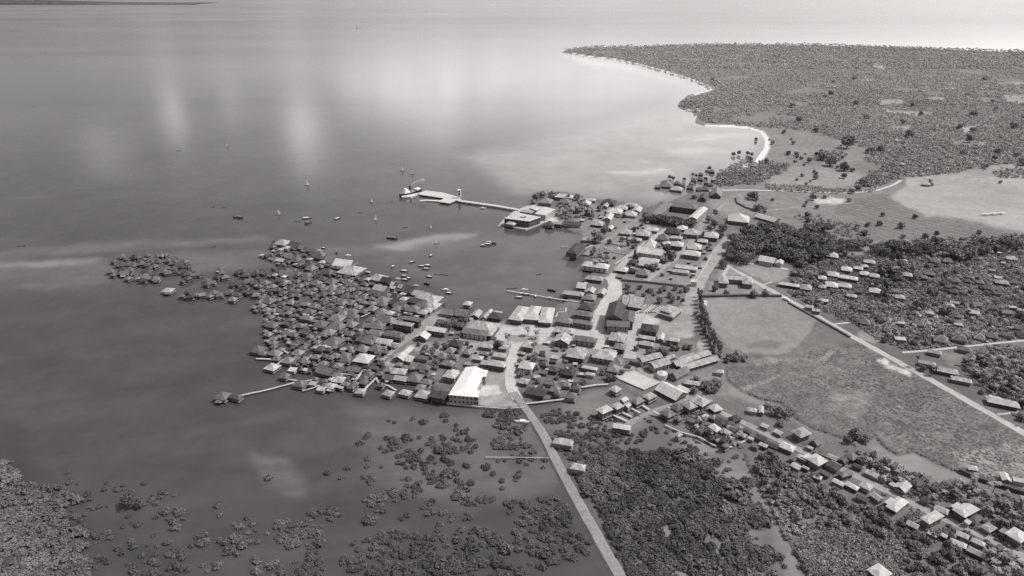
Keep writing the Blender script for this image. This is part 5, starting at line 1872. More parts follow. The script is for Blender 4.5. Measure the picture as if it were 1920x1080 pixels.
for x, y, L, a_, lab in [(821, 515, 9, 170, 'left of the two canoes right of the anchorage'), (834, 516, 8, 165, 'right of the two canoes right of the anchorage'), (1010, 515, 6, 10, 'lone canoe in the inner harbour'), (558, 416, 8, 170, 'canoe beside the paired boats in the moored row'), (398, 388, 6, 0, 'left of two canoes far out on the left'), (420, 389, 6, 5, 'right of two canoes far out on the left'),
                         (759, 427, 6, 10, 'canoe in open water below the pier'), (735, 378, 5, 60, 'canoe off the steamship stern'), (675, 399, 5, 30, 'small canoe in mid bay'), (334, 283, 9, 5, 'long outrigger canoe far out on the dark water'), (912, 463, 9, 175, 'canoe under the raft of boats off the quay'), (40, 462, 9, 10, 'canoe on the silt streak at far left'), (960, 541, 12, 5, 'long pale canoe at the very end of the thin jetty'), (400, 463, 5, 20, 'tiny canoe left of the village tip')]:
    boat('canoe', x, y, L, R_(a_), lab, 'canoe', 'canoe')
boat('sailing_boat', 669, 53, 22, R_(20), 'hazy sailing vessel far out in the bay', 'sailing boat', 'vinta')
# small annex roofs squeezed between the huts, and yard sheds between the town houses
VILLAGE = [(505, 462), (560, 462), (640, 492), (730, 524), (800, 556), (815, 585), (740, 652), (712, 690), (640, 730), (560, 690), (500, 640), (492, 605), (478, 580), (470, 545), (480, 520), (500, 505)]
def small_hut(x, y, w, d, tone, roof, name, zb, lift, h, phi, zone, kind):
    gx, gy = map(float, gp(x, y, zb + lift + h))
    root = empty(name, gx, gy)
    wing(root, gx, gy, phi, w, d, zb + lift, h, roof, tone, random.choice(['w1', 'w2']), over=.25)
    HOUSES[-1] = (gx, gy, max(w, d) * .5)
    REG.append([root, zone, tone, roof, 1, w * d, x, y, kind, name])
n_ = 0
for _ in range(9000):
    if n_ >= 210:
        break
    x, y = random.uniform(465, 815), random.uniform(455, 735)
    if not inside(np.array([x]), np.array([y]), VILLAGE)[0]:
        continue
    gx, gy = map(float, gp(x, y, 2.2))
    w = random.uniform(3.2, 5.6)
    if min(math.hypot(gx - a, gy - b_) - c * .72 for a, b_, c in HOUSES) < w * .42:
        continue
    small_hut(x, y, w, w * random.uniform(.6, .9), random.choice([2, 2, 2, 3, 3, 1, 5]), random.choice(['h', 'g', 'p']), 'annex_hut', 0, .8, 1.5, R_(-22 + random.uniform(-12, 12)), village_zone(x, y), 'hut')
    n_ += 1
TOWN = [(1060, 385), (1200, 395), (1340, 420), (1350, 460), (1300, 525), (1160, 520), (1120, 500), (1130, 450)]
TOWN2 = [(850, 590), (930, 605), (930, 640), (1110, 640), (1200, 600), (1230, 640), (1180, 690), (1080, 720), (1000, 745), (980, 690), (950, 680), (900, 690), (840, 730), (740, 690), (800, 640)]
n_ = 0
STREETS = [[(1144, 521), (1187, 475), (1252, 427)], [(1098, 478), (1137, 451), (1206, 408)], [(1212, 526), (1262, 488), (1312, 433)], [(1288, 572), (1318, 512), (1366, 444)], [(1153, 527), (1153, 549), (1124, 590), (1119, 626), (1124, 662)], [(1205, 582), (1186, 626), (1182, 665)], [(938, 623), (1040, 627), (1118, 629)], [(968, 645), (955, 695), (958, 728), (970, 748)], [(826, 586), (765, 634), (716, 676)]]
for _ in range(9000):
    if n_ >= 120:
        break
    T_ = TOWN if random.random() < .42 else TOWN2
    a_ = np.asarray(T_)
    x, y = random.uniform(a_[:, 0].min(), a_[:, 0].max()), random.uniform(a_[:, 1].min(), a_[:, 1].max())
    if not inside(np.array([x]), np.array([y]), T_)[0]:
        continue
    if any(seg_dist(np.array([x]), np.array([y]), s_, 1.6, False)[0] < 13 for s_ in STREETS):
        continue
    if 940 < x < 1015 and 605 < y < 655:
        continue
    gx, gy = map(float, gp(x, y, 2.2))
    w = random.uniform(2.6, 5.5)
    if min(math.hypot(gx - a, gy - b_) - c * .85 for a, b_, c in HOUSES) < w * .5:
        continue
    small_hut(x, y, w, w * random.uniform(.5, .9), random.choice([0, 1, 1, 2, 2, 3, 4]), random.choice(['h', 'g', 'f', 'f']), 'yard_shed', GZ, .1, 1.7, R_(-19 + random.uniform(-8, 8)), 'blocks' if T_ is TOWN else 'centre', 'town')
    n_ += 1

# sheds and lean roofs strung between the houses of the lower right road
STRIP = [(1290, 752), (1400, 785), (1480, 815), (1600, 868), (1700, 920), (1800, 965), (1900, 1015), (1925, 1050), (1900, 1075), (1800, 1025), (1700, 985), (1600, 935), (1500, 880), (1390, 825), (1300, 790)]
n_ = 0
for _ in range(5000):
    if n_ >= 46:
        break
    x, y = random.uniform(1290, 1925), random.uniform(752, 1070)
    if not inside(np.array([x]), np.array([y]), STRIP)[0]:
        continue
    if seg_dist(np.array([x]), np.array([y]), [(1292, 747), (1395, 792), (1472, 831), (1600, 889), (1705, 941), (1765, 971), (1852, 1008), (1925, 1046)], 1.6, False)[0] < 15:
        continue
    gx, gy = map(float, gp(x, y, 2.2))
    w = random.uniform(3.5, 7.5)
    if min(math.hypot(gx - a, gy - b_) - c * .95 for a, b_, c in HOUSES) < w * .5:
        continue
    small_hut(x, y, w, w * random.uniform(.55, .85), random.choice([0, 1, 1, 2, 2, 3]), random.choice(['h', 'g', 'g']), 'yard_shed', GZ, .3, 2.0, R_(-43 + random.uniform(-6, 6)), 'southroad', 'town')
    n_ += 1

# small pale roofs among the eastern palms
n_ = 0
for _ in range(3000):
    if n_ >= 34:
        break
    x, y = random.uniform(1500, 1920), random.uniform(490, 640)
    if y > 560 + (x - 1480) * .45 or (x < 1640 and y > 600):
        continue
    gx, gy = map(float, gp(x, y, 2.6))
    w = random.uniform(5.5, 9.5)
    if min(math.hypot(gx - a, gy - b_) - c for a, b_, c in HOUSES) < w * .7:
        continue
    small_hut(x, y, w, w * random.uniform(.6, .85), random.choice([0, 1, 1, 2, 2, 2]), random.choice(['h', 'h', 'g']), 'grove_hut', GZ, .5, 2.6, R_(-24 + random.uniform(-8, 8)), 'grove', 'town')
    n_ += 1
# ================================================================ trees, palms, mangroves
def leaf_cloud(n, lumps, size, seed, up=.35, low=-.25):
    """n leaf-sized quads spread through overlapping ellipsoid lumps (cx,cy,cz,rx,ry,rz)"""
    r = np.random.default_rng(seed)
    L = np.array(lumps, float)
    vol = np.cbrt(L[:, 3] * L[:, 4] * L[:, 5]) ** 2
    k = r.choice(len(L), n, p=vol / vol.sum())
    d = r.normal(size=(n, 3)); d /= np.linalg.norm(d, axis=1)[:, None]
    d[:, 2] = np.where(d[:, 2] < low, -d[:, 2] * .6, d[:, 2])
    rad = r.uniform(.6, 1.04, n) ** .7
    p = L[k, :3] + d * L[k, 3:] * rad[:, None]
    nrm = d + r.normal(size=(n, 3)) * .55 + np.array([0, 0, up])
    nrm /= np.linalg.norm(nrm, axis=1)[:, None]
    a = np.cross(nrm, r.normal(size=(n, 3))); a /= np.linalg.norm(a, axis=1)[:, None] + 1e-9
    b = np.cross(nrm, a)
    s = size * r.uniform(.6, 1.35, n)[:, None]
    v = np.stack([p - a * s - b * s * .6, p + a * s - b * s * .6, p + a * s * .6 + b * s * .8, p - a * s * .6 + b * s * .8], 1).reshape(-1, 3)
    f = np.arange(4 * n).reshape(-1, 4)
    return v, f

def lumps_round(r, h, z, n, seed, spread=.55):
    q = np.random.default_rng(seed)
    out = [(0, 0, z, r * .62, r * .62, h * .55)]
    for i in range(n):
        a = 2 * math.pi * (i + q.random() * .7) / n
        rr = r * spread * q.uniform(.75, 1.1); s = q.uniform(.34, .52)
        out.append((rr * math.cos(a), rr * math.sin(a), z + h * q.uniform(-.25, .3), r * s, r * s, h * s * .8))
    return out

def proto(name, vf, mat):
    me = bpy.data.meshes.new(name)
    v, f = vf
    me.vertices.add(len(v)); me.vertices.foreach_set('co', np.asarray(v, np.float32).ravel())
    me.loops.add(f.size); me.loops.foreach_set('vertex_index', f.astype(np.int32).ravel())
    me.polygons.add(len(f)); me.polygons.foreach_set('loop_start', np.arange(0, f.size, 4, dtype=np.int32))
    me.update(calc_edges=True); me.materials.append(M[mat])
    return me

def trunk_mesh(h, r0, r1, lean=0.0, limbs=0, seed=0, spread=3.0):
    q = random.Random(seed)
    mb = MB()
    pts = [Vector((lean * t * t, lean * .4 * t * t, h * t)) for t in (0, .35, .7, 1)]
    for i in range(3):
        mb.tube(pts[i], pts[i + 1], r0 + (r1 - r0) * i / 3, r0 + (r1 - r0) * (i + 1) / 3, 6)
    for i in range(limbs):
        a = 2 * math.pi * i / limbs + q.random()
        b = pts[2].lerp(pts[3], q.random())
        mb.tube(b, b + Vector((math.cos(a) * spread, math.sin(a) * spread, spread * .6)), r1 * .8, r1 * .3, 5)
    me = bpy.data.meshes.new('trunk'); me.from_pydata(mb.v, [], mb.f); me.update(); me.materials.append(M['trunk'])
    return me

def palm_crown(seed, R=3.6, n=17):
    q = np.random.default_rng(seed)
    V, Fc = [], []
    for i in range(n):
        a = 2 * math.pi * i / n + q.uniform(-.25, .25)
        up = q.uniform(-.15, 1.0); L = R * q.uniform(.8, 1.15)
        px_, pz_ = 0.0, 0.0
        ang = up
        segs = 5
        prev = None
        for s in range(segs + 1):
            t = s / segs
            wdt = .62 * math.sin(math.pi * min(1, .12 + t * .9)) + .05
            c = np.array([px_ * math.cos(a), px_ * math.sin(a), pz_])
            side = np.array([-math.sin(a), math.cos(a), 0]) * wdt
            drop = np.array([0, 0, -.28 * wdt])
            row = (len(V), len(V) + 1, len(V) + 2)
            V += [c + side + drop, c, c - side + drop]
            if prev:
                Fc += [(prev[0], prev[1], row[1], row[0]), (prev[1], prev[2], row[2], row[1])]
            prev = row
            px_ += L / segs * math.cos(ang); pz_ += L / segs * math.sin(ang)
            ang -= .42
    return np.array(V), np.array(Fc)

P_TREE = [proto('crown', leaf_cloud(560, lumps_round(3.6, 5.0, 3.2, 7, s), .44, s, .3, -.75), 'tree') for s in (1, 2, 3, 4)]
P_TREE_T = [trunk_mesh(3.4, .32, .16, .3, 4, s, 1.8) for s in (1, 2)]
P_TALL = [proto('crown', leaf_cloud(360, [(0, 0, 4.5, 1.6, 1.6, 2.6), (.4, .2, 7.5, 1.3, 1.3, 2.4), (-.5, .3, 6, 1.5, 1.3, 2), (0, -.5, 9.4, .8, .8, 1.6)], .45, s), 'tree') for s in (5, 6)]
P_RAIN = [proto('crown', leaf_cloud(1300, [(0, 0, 5.6, 6.8, 6.8, 3.4)] + [(math.cos(a) * 6.2 * k, math.sin(a) * 6.2 * k, 5.4 + j, 3.8, 3.6, 2.4) for a, k, j in [(i * 2 * math.pi / 8 + s * .3, .8 + .35 * ((i * 7 + s) % 3) / 2, ((i * 5 + s) % 4) * .45) for i in range(8)]], .6, s, .4, -.6), 'rain') for s in (7, 8, 9)]
P_RAIN_T = [trunk_mesh(4.4, .75, .5, .3, 6, s, 4.2) for s in (3, 4)]
P_PALM = [proto('crown', palm_crown(s, 3.4 + .25 * (s % 3), 17), 'palm') for s in (10, 11, 12, 13)]
P_PALM_T = [trunk_mesh(9, .22, .14, l, 0, 9) for l in (.3, 1.4, -1.1)]
P_BUSH = [proto('bush', leaf_cloud(150, [(0, 0, .9, 1.25, 1.25, .95)] + [(math.cos(a) * .95, math.sin(a) * .95, .75 + .2 * math.sin(3 * a + s), .8, .75, .75) for a in np.arange(0, 6.2, 1.25)], .27, s), 'mang') for s in (20, 21, 22, 23, 24)]
P_BANANA = [proto('crown', palm_crown(s, 2.2, 10), 'scrub') for s in (30, 31)]

def far_from_roofs(x, y, m):
    for hx, hy, hr in HOUSES:
        if (hx - x) ** 2 + (hy - y) ** 2 < (hr + m) ** 2:
            return False
    return True

LABEL_N = {}
def tree(kind, x, y, s, label, group, z=GZ, cat=None, world=False):
    gx, gy = (x, y) if world else map(float, gp(x, y, z))
    rz = random.uniform(0, 6.28)
    if kind == 'palm':
        root = empty('palm_tree', gx, gy, z - .1, rz)
        i = random.randrange(3); hs = s * random.uniform(.75, 1.2)
        link('trunk', P_PALM_T[i], root, (0, 0, 0), 0, (s, s, hs))
        l = (.3, 1.4, -1.1)[i]
        link('crown', random.choice(P_PALM), root, (l * s, l * .4 * s, 9 * hs), 0, s * random.uniform(.9, 1.15))
    elif kind == 'rain':
        root = empty('rain_tree', gx, gy, z - .1, rz)
        sz = s * random.uniform(.9, 1.1)
        link('trunk', random.choice(P_RAIN_T), root, None, 0, s)
        link('crown', random.choice(P_RAIN), root, None, 0, (s, s * random.uniform(.85, 1.1), sz))
    elif kind == 'tall':
        root = empty('slender_tree', gx, gy, z - .1, rz)
        link('trunk', P_TREE_T[0], root, None, 0, s)
        link('crown', random.choice(P_TALL), root, None, 0, s)
    elif kind == 'banana':
        root = empty('banana_plant', gx, gy, z - .1, rz)
        link('trunk', P_PALM_T[0], root, None, 0, (s, s, s * .28))
        link('crown', random.choice(P_BANANA), root, (.3 * s, .1 * s, 2.5 * s), 0, s)
    else:
        nm = {'trees of the walled garden': 'garden_tree', 'trees along the tidal creek': 'creek_tree', 'tree row beside the playing field': 'street_tree', 'leafy trees of the eastern grove': 'grove_tree'}.get(group, 'bushy_tree' if group and 'bush' in group else 'leafy_tree')
        root = empty(nm, gx, gy, z - .1, rz)
        link('trunk', random.choice(P_TREE_T), root, None, 0, s)
        link('crown', random.choice(P_TREE), root, None, 0, (s * random.uniform(.9, 1.15), s, s * random.uniform(.85, 1.15)))
    return tag(root, label, cat or {'palm': 'palm tree', 'banana': 'banana plant'}.get(kind, 'tree'), group)

# -- single trees that can be told apart
def crown_tree(kind, x, y, rpx, label, group):
    """x, y: middle of the crown in the photograph; rpx: its half width"""
    k, s = scale_at(y)
    rm = rpx / k
    base = {'rain': 9.3, 'leaf': 3.9, 'tall': 2.0, 'palm': 3.4}[kind]
    sc = rm / base
    zc = {'rain': 6.0, 'leaf': 3.6, 'tall': 6.3, 'palm': 9.5}[kind] * sc + GZ
    gx, gy = map(float, gp(x, y, zc))
    return tree(kind, gx, gy, sc, label, group, world=True)
for i, (x, y, r) in enumerate([(1384, 447, 20), (1410, 434, 23), (1442, 430, 23), (1472, 427, 21), (1500, 437, 20), (1376, 468, 17), (1402, 463, 23), (1432, 455, 25), (1464, 452, 25), (1492, 455, 23), (1522, 447, 22), (1546, 448, 20), (1396, 480, 19), (1372, 480, 12), (1470, 471, 23), (1500, 476, 21), (1534, 470, 22), (1562, 463, 20), (1586, 456, 18), (1610, 456, 17), (1546, 424, 16), (1520, 428, 16), (1652, 464, 20), (1688, 462, 24), (1714, 466, 16), (1746, 465, 19), (1800, 468, 26), (1838, 463, 19), (1894, 454, 18), (1868, 462, 15), (1420, 447, 20), (1455, 440, 20)]):
    crown_tree('rain', x, y, r, 'broad dark umbrella tree in the grove behind the chapel' if x < 1630 else 'broad dark tree in the row along the grove edge', 'broad trees of the park' if x < 1630 else 'trees along the grove edge')
for i, (x, y, r) in enumerate([(1216, 405, 14), (1236, 408, 15), (1256, 412, 16), (1278, 415, 16), (1296, 416, 12), (1226, 408, 13), (1266, 412, 14), (1246, 410, 14), (1287, 416, 13)]):
    crown_tree('rain', x, y, r, 'dark spreading tree in the row before the courtyard school', 'tree row before the school')
SINGLE = [('leaf', 1004, 366, 9, 'round dark tree leftmost on the point by the pier root'), ('leaf', 1016, 363, 8, 'round dark tree second on the point by the pier root'), ('leaf', 1036, 364, 9, 'round dark tree between the two tall palms on the point'), ('leaf', 1001, 377, 6, 'low bushy tree at the shore below the round trees'), ('leaf', 1082, 369, 7, 'round pale tree right of the white roof on the point'),
    ('leaf', 1120, 441, 15, 'biggest round tree, beside the inner harbour street'), ('leaf', 1134, 428, 9, 'dark tree just above the biggest round tree'), ('leaf', 1189, 428, 6.5, 'round tree between two bright roofs of the upper block'), ('leaf', 1125, 388, 8, 'greyish round tree by the gabled house near the point'), ('leaf', 1181, 386, 6.5, 'small dark tree among white roofs on the north shore'), ('leaf', 1170, 403, 5.5, 'small tree beside the white two-storey roof'),
    ('leaf', 1105, 395, 9, 'dark tree left of the greyish round one'), ('leaf', 1083, 392, 8, 'tree behind the palms of the point'), ('leaf', 1110, 405, 5.5, 'small tree at the corner of the dirt street'), ('leaf', 1188, 449, 7, 'right tree above the monument lawn'), ('leaf', 1179, 455, 6, 'left tree above the monument lawn'), ('leaf', 1250, 462, 8, 'tree left of the bright roofs behind the church'), ('leaf', 1258, 477, 12, 'wide tree right of the long convent'), ('leaf', 1246, 486, 8, 'tree below the convent gable'),
    ('leaf', 1226, 500, 9, 'tree above the grey hipped house near the garden wall'), ('leaf', 1214, 498, 8, 'tree behind the dark roofs by the white street'), ('leaf', 1340, 418, 9, 'tree right of the school wing'), ('leaf', 1330, 410, 8, 'tree close to the school wing'), ('leaf', 1342, 395, 6, 'tall dark tree above the school wing'), ('leaf', 1302, 367, 6, 'dark tree behind the courtyard school'), ('leaf', 1412, 366, 9, 'single round tree in the far meadow'), ('leaf', 1405, 365, 6, 'smaller tree in the far meadow'), ('leaf', 1356, 425, 9, 'tree at the top of the wide street'), ('leaf', 1352, 440, 7, 'tree on the street bend below the bright hall'),
    ('leaf', 840, 611, 9, 'dark tree behind the white gabled house on the pier road'), ('leaf', 866, 610, 9, 'dark tree beside the mottled roof in the middle'), ('leaf', 850, 604, 7, 'spiky tree among the middle roofs'), ('leaf', 836, 648, 8, 'tree beside the tall dark house'), ('leaf', 818, 678, 9, 'dark tree among the grey huts near the L-shaped hall'), ('leaf', 808, 683, 8, 'left dark tree among grey huts near the hall'), ('leaf', 796, 652, 8, 'dark tree by the yard below the pier road'), ('leaf', 770, 690, 6, 'slim dark tree between huts'), ('leaf', 932, 645, 9, 'dark tree left of the plaza street'), ('leaf', 976, 700, 8, 'bush-like tree below the white house by the causeway'), ('leaf', 1000, 688, 8, 'tree above the dark roofs south of the plaza'), ('leaf', 1015, 680, 7, 'tree among debris south of the plaza'),
    ('leaf', 878, 652, 5, 'small tree in the yard right of the tall dark house'), ('leaf', 690, 610, 0.1, ''), ('leaf', 1340, 540, 7, 'tree left of the mission house'), ('leaf', 1362, 548, 6, 'tree below the mission house'), ('leaf', 1415, 550, 9, 'tree below the mission house courtyard'), ('leaf', 1436, 548, 8, 'tree at the fork of the long road'), ('leaf', 1330, 500, 0.1, ''), ('leaf', 1356, 494, 10, 'low dark tree where the wide street meets the long road'), ('leaf', 1455, 768, 13, 'bushy tree at the head of the muddy creek'), ('leaf', 1475, 775, 12, 'second bushy tree at the head of the muddy creek'), ('leaf', 1440, 758, 8, 'small tree beside the pair of sheds on the creek'), ('leaf', 1465, 790, 10, 'third bushy tree at the head of the muddy creek'),
    ('leaf', 1605, 812, 15, 'biggest spreading tree on the creek bank'), ('leaf', 1590, 822, 10, 'tree left of the biggest one on the creek bank'), ('leaf', 1625, 820, 10, 'tree right of the biggest one on the creek bank'), ('leaf', 1728, 888, 6, 'lone round tree on the creek bank'), ('leaf', 1560, 300, 12, 'dark clump of trees in the far meadow'), ('leaf', 1584, 311, 10, 'dark tree at the edge of the far meadow'), ('leaf', 1590, 265, 14, 'big dark tree by the meadow clearing'), ('leaf', 1545, 290, 11, 'low wide tree in the meadow clearing'), ('leaf', 1488, 266, 5, 'dark lone tree at the left of the clearing'), ('leaf', 1512, 344, 4, 'lone tree in the pale meadow'), ('leaf', 1620, 340, 8, 'tree at the meadow lane'), ('leaf', 1610, 350, 7, 'low tree at the meadow lane'), ('leaf', 1876, 340, 4, 'lone tree by the airfield'), ('leaf', 1745, 338, 4, 'tree behind the hut at the airfield edge'), ('leaf', 1716, 405, 5, 'lone bush tree in the crop rows'), ('leaf', 1655, 401, 5, 'bush tree among the crop rows'), ('leaf', 1516, 410, 7, 'scraggy tree above the park grove')]
for k_, x, y, r, lab in SINGLE:
    if r > 1:
        crown_tree(k_, x, y, r, lab, None)
for x, y, lab in [(1029, 360, 'tall palm on the point, left'), (1047, 359, 'tall slim palm on the point, middle'), (1067, 365, 'palm standing over the white roof on the point'), (1018, 360, 'palm rising behind the round trees'), (1118, 492, 'palm leaning over the waterfront house'), (1126, 484, 'palm behind the waterfront house'), (1134, 462, 'first palm by the harbour street'), (1140, 470, 'second palm by the harbour street'), (1124, 468, 'third palm by the harbour street'), (1130, 478, 'fourth palm by the harbour street'), (1138, 486, 'fifth palm by the harbour street'),
                (953, 630, 'palm at the left of the plaza lawn'), (1005, 617, 'palm at the right of the plaza lawn'), (1001, 630, 'palm below the right plaza palm'), (990, 612, 'palm before the three-winged hall'), (938, 638, 'palm left of the plaza street'), (1003, 642, 'palm at the lower plaza corner')]:
    gxy = gp(x, y, 9)
    tree('palm', float(gxy[0]), float(gxy[1]), .95, lab, None, world=True)
for i in range(36):
    x, y = random.uniform(1046, 1112), random.uniform(390, 412)
    tree('palm', x, y + 4 - (x - 1046) * .05, random.uniform(.95, 1.3), 'palm in the waterfront park beside the warehouse', 'palms of the waterfront park')
# street trees along the playing field
for i in range(17):
    t = i / 16
    x = float(np.interp(t, [0, .45, 1], [1309, 1318, 1349])) + random.uniform(-2.5, 2.5); y = 557 + 112 * t
    tree('tall', x, y, random.uniform(.85, 1.3), 'tall shaggy tree in the row beside the playing field', 'tree row beside the playing field')
for i in range(12):
    t = i / 11
    tree('leaf', 1305 + 40 * t + random.uniform(-4, 4), 590 + 80 * t, random.uniform(.4, .7), 'bushy tree under the row beside the playing field', 'tree row beside the playing field')
# walled garden
for i, (x, y) in enumerate([(750, 280), (860, 280), (960, 310), (990, 335), (1050, 310), (800, 335), (1130, 355), (1230, 310), (1180, 290), (900, 345), (1210, 370), (1280, 300), (1040, 405), (930, 300), (1090, 290), (760, 330), (1250, 390), (1150, 400)]):
    tree('leaf', 1020 + x / 4.8, 480 + y / 4.8 + 4, random.uniform(.55, 1.0), 'small tree in the walled garden', 'trees of the walled garden')

def scatter(poly, n, mind=0.0, avoid=1.5, wild=None):
    """n ground points, evenly spread over the photographed outline poly; keeps off roofs"""
    a = np.asarray(poly, float)
    out = []; tries = 0
    A = np.stack(gp(a[:, 0], a[:, 1], GZ), 1)
    HS = np.array([(h[0], h[1] - 2.2, h[2]) for h in HOUSES]) if HOUSES else np.zeros((0, 3))
    while len(out) < n and tries < n * 40:
        tries += 1
        x, y = random.uniform(a[:, 0].min(), a[:, 0].max()), random.uniform(a[:, 1].min(), a[:, 1].max())
        if not inside(np.array([x]), np.array([y]), poly)[0]:
            continue
        gx, gy = map(float, gp(x, y, GZ))
        if avoid is not None and len(HS) and (np.hypot(HS[:, 0] - gx, HS[:, 1] - gy) < HS[:, 2] + avoid).any():
            continue
        if mind and any((gx - q[0]) ** 2 + (gy - q[1]) ** 2 < mind * mind for q in out):
            continue
        out.append((gx, gy, x, y))
    return out
ROADS = [np.array(p, float) for p in ([(1362, 497), (1437, 540), (1466, 555), (1600, 632), (1752, 716), (1920, 812)], [(1292, 747), (1395, 792), (1472, 831), (1600, 889), (1705, 941), (1765, 971), (1852, 1008), (1925, 1046)], [(1692, 661), (1840, 646), (1925, 638)])]
def off_road(x, y, m=9):
    for p in ROADS:
        if seg_dist(np.array([x]), np.array([y]), p, 1.6, False)[0] < m:
            return False
        if p[0, 0] - 10 < x < p[-1, 0] and 0 < y - np.interp(x, *(p.T if p[0, 0] < p[-1, 0] else p[::-1].T)) < 2.2 * m:
            return False
    return True

GROVE = [(1476, 548), (1484, 520), (1510, 490), (1560, 478), (1640, 482), (1760, 480), (1840, 474), (1925, 462), (1925, 630), (1840, 644), (1700, 656), (1650, 640), (1612, 614), (1560, 590), (1520, 572)]
GROVE2 = [(1832, 654), (1925, 648), (1925, 800), (1880, 760), (1850, 730), (1800, 690)]
GROVE3 = [(1660, 660), (1700, 668), (1740, 690), (1800, 700), (1850, 740), (1800, 730), (1720, 700)]
for i, (gx, gy, x, y) in enumerate(scatter(GROVE, 290, 4.0, 1.6)):
    if not off_road(x, y):
        continue
    if random.random() < .58:
        tree('palm', gx, gy, random.uniform(.5, .8), 'coconut palm in the grove among the eastern houses', 'palms of the eastern grove', world=True)
    else:
        tree('leaf', gx, gy, random.uniform(.5, .95), 'leafy tree in the grove among the eastern houses', 'leafy trees of the eastern grove', world=True)
for i, (gx, gy, x, y) in enumerate(scatter(GROVE2, 90, 3.0, .3) + scatter(GROVE3, 10, 4, .5)):
    if off_road(x, y):
        k_ = 'palm' if random.random() < .65 else 'leaf'
        tree(k_, gx, gy, random.uniform(.55, .9), '%s in the dense stand at the right edge below the lane' % ('palm' if k_ == 'palm' else 'leafy tree'), 'trees below the eastern lane', world=True)
for x, y, s in [(1655, 515, 1.9), (1678, 520, 1.7), (1690, 505, 1.6), (1668, 545, 1.7), (1684, 530, 1.4), (1720, 580, 1.6), (1660, 560, 1.5), (1540, 520, 1.4), (1500, 500, 1.5), (1490, 516, 1.3), (1770, 590, 1.5), (1580, 480, 1.4), (1684, 488, 1.5)]:
    tree('leaf', x, y, s, 'big dark tree rising above the eastern grove roofs', 'big trees of the eastern grove')
SE = [([(1402, 852), (1462, 868), (1540, 895), (1600, 935), (1640, 955), (1720, 985), (1700, 1020), (1640, 1004), (1560, 992), (1490, 985), (1440, 930)], 84, 'leaf', 'tree on the bank between tidal creek and south road', 'trees along the tidal creek'),
      ([(1590, 845), (1640, 850), (1690, 885), (1740, 905), (1775, 935), (1730, 940), (1660, 905), (1600, 875)], 30, 'mix', 'plant in the thicket between the south road and the muddy creek', 'thicket above the south road'),
      ([(1768, 900), (1810, 908), (1850, 920), (1925, 945), (1925, 1010), (1850, 985), (1790, 950)], 60, 'palm', 'palm in the stand above the south road at right', 'palms above the south road'),
      ([(1676, 1000), (1740, 998), (1790, 995), (1832, 1030), (1860, 1090), (1720, 1090), (1690, 1050)], 46, 'leaf', 'dark bushy tree below the south road at lower right', 'trees at the lower right'),
      ([(1830, 1010), (1870, 1030), (1925, 1060), (1925, 1095), (1850, 1090)], 22, 'palm', 'palm beside the last houses at the lower right corner', 'palms at the lower right corner'),
      ([(1300, 775), (1350, 790), (1400, 805), (1400, 845), (1340, 832), (1290, 800)], 36, 'mix', 'bush or tree around the dike-side houses', 'trees around the dike houses'),
      ([(1290, 700), (1345, 695), (1350, 735), (1300, 740)], 18, 'leaf', 'tree behind the long warehouse roofs', 'trees behind the warehouses'),
      ([(1195, 640), (1225, 655), (1300, 650), (1300, 662), (1230, 668), (1190, 660)], 14, 'leaf', 'bush on the waste ground below the white street', 'bushes of the waste ground'),
      ([(1350, 672), (1400, 668), (1410, 676), (1365, 685)], 9, 'leaf', 'bush around the little hut below the playing field', 'bushes below the playing field'),
      ([(1095, 455), (1120, 452), (1118, 476), (1100, 480)], 8, 'leaf', 'bush on the harbour shore by the big round tree', 'bushes on the harbour shore'),
      ]
for poly, n, kind, lab, grp in SE:
    for gx, gy, x, y in scatter(poly, n, 2.2, .2):
        if not off_road(x, y, 9):
            continue
        k_ = kind if kind != 'mix' else random.choice(['leaf', 'banana', 'palm'])
        l_ = lab.replace('plant', {'palm': 'palm', 'banana': 'banana plant', 'leaf': 'leafy tree'}[k_]) if kind == 'mix' else lab
        tree(k_, gx, gy, random.uniform(.45, .85) if k_ != 'banana' else random.uniform(.8, 1.3), l_, grp, world=True)
for x, y in [(1010, 368), (1256, 335), (1262, 338), (1283, 338), (1299, 330), (1306, 332), (1330, 318), (1325, 325), (1375, 292), (1385, 290), (1402, 290)]:
    tree('leaf', x, y, random.uniform(.8, 1.1), 'tree standing among the small stilt houses of the far shore', 'trees of the far stilt houses', z=.5)

YARDS = [[(1060, 385), (1200, 395), (1340, 420), (1350, 460), (1300, 525), (1160, 520), (1120, 500), (1130, 450)], [(840, 600), (930, 605), (930, 640), (985, 690), (950, 700), (900, 690), (800, 690), (760, 680), (790, 640)], [(985, 660), (1110, 665), (1190, 690), (1150, 715), (1000, 745), (975, 710)]]
for q_, n_ in zip(YARDS, (46, 24, 20)):
    for gx, gy, x, y in scatter(q_, n_, 3, .2):
        if all(seg_dist(np.array([x]), np.array([y]), s_, 1.6, False)[0] > 9 for s_ in STREETS):
            o_ = tree('leaf', gx, gy, random.uniform(.45, .9), 'dark leafy tree in the yards between the town roofs', 'yard trees of the town', world=True)
            o_.name = 'yard_tree'
for gx, gy, x, y in scatter([(1360, 300), (1440, 245), (1570, 262), (1620, 300), (1600, 345), (1440, 345)], 34, 8, 0) + scatter([(1400, 360), (1640, 362), (1560, 440), (1420, 410)], 16, 8, 1) + scatter([(1600, 415), (1900, 445), (1900, 462), (1620, 455)], 16, 6, 0):
    o_ = tree('leaf', gx, gy, random.uniform(.5, 1.3), 'bush dotted over the far meadows and crop rows', 'bushes of the far meadows', world=True)

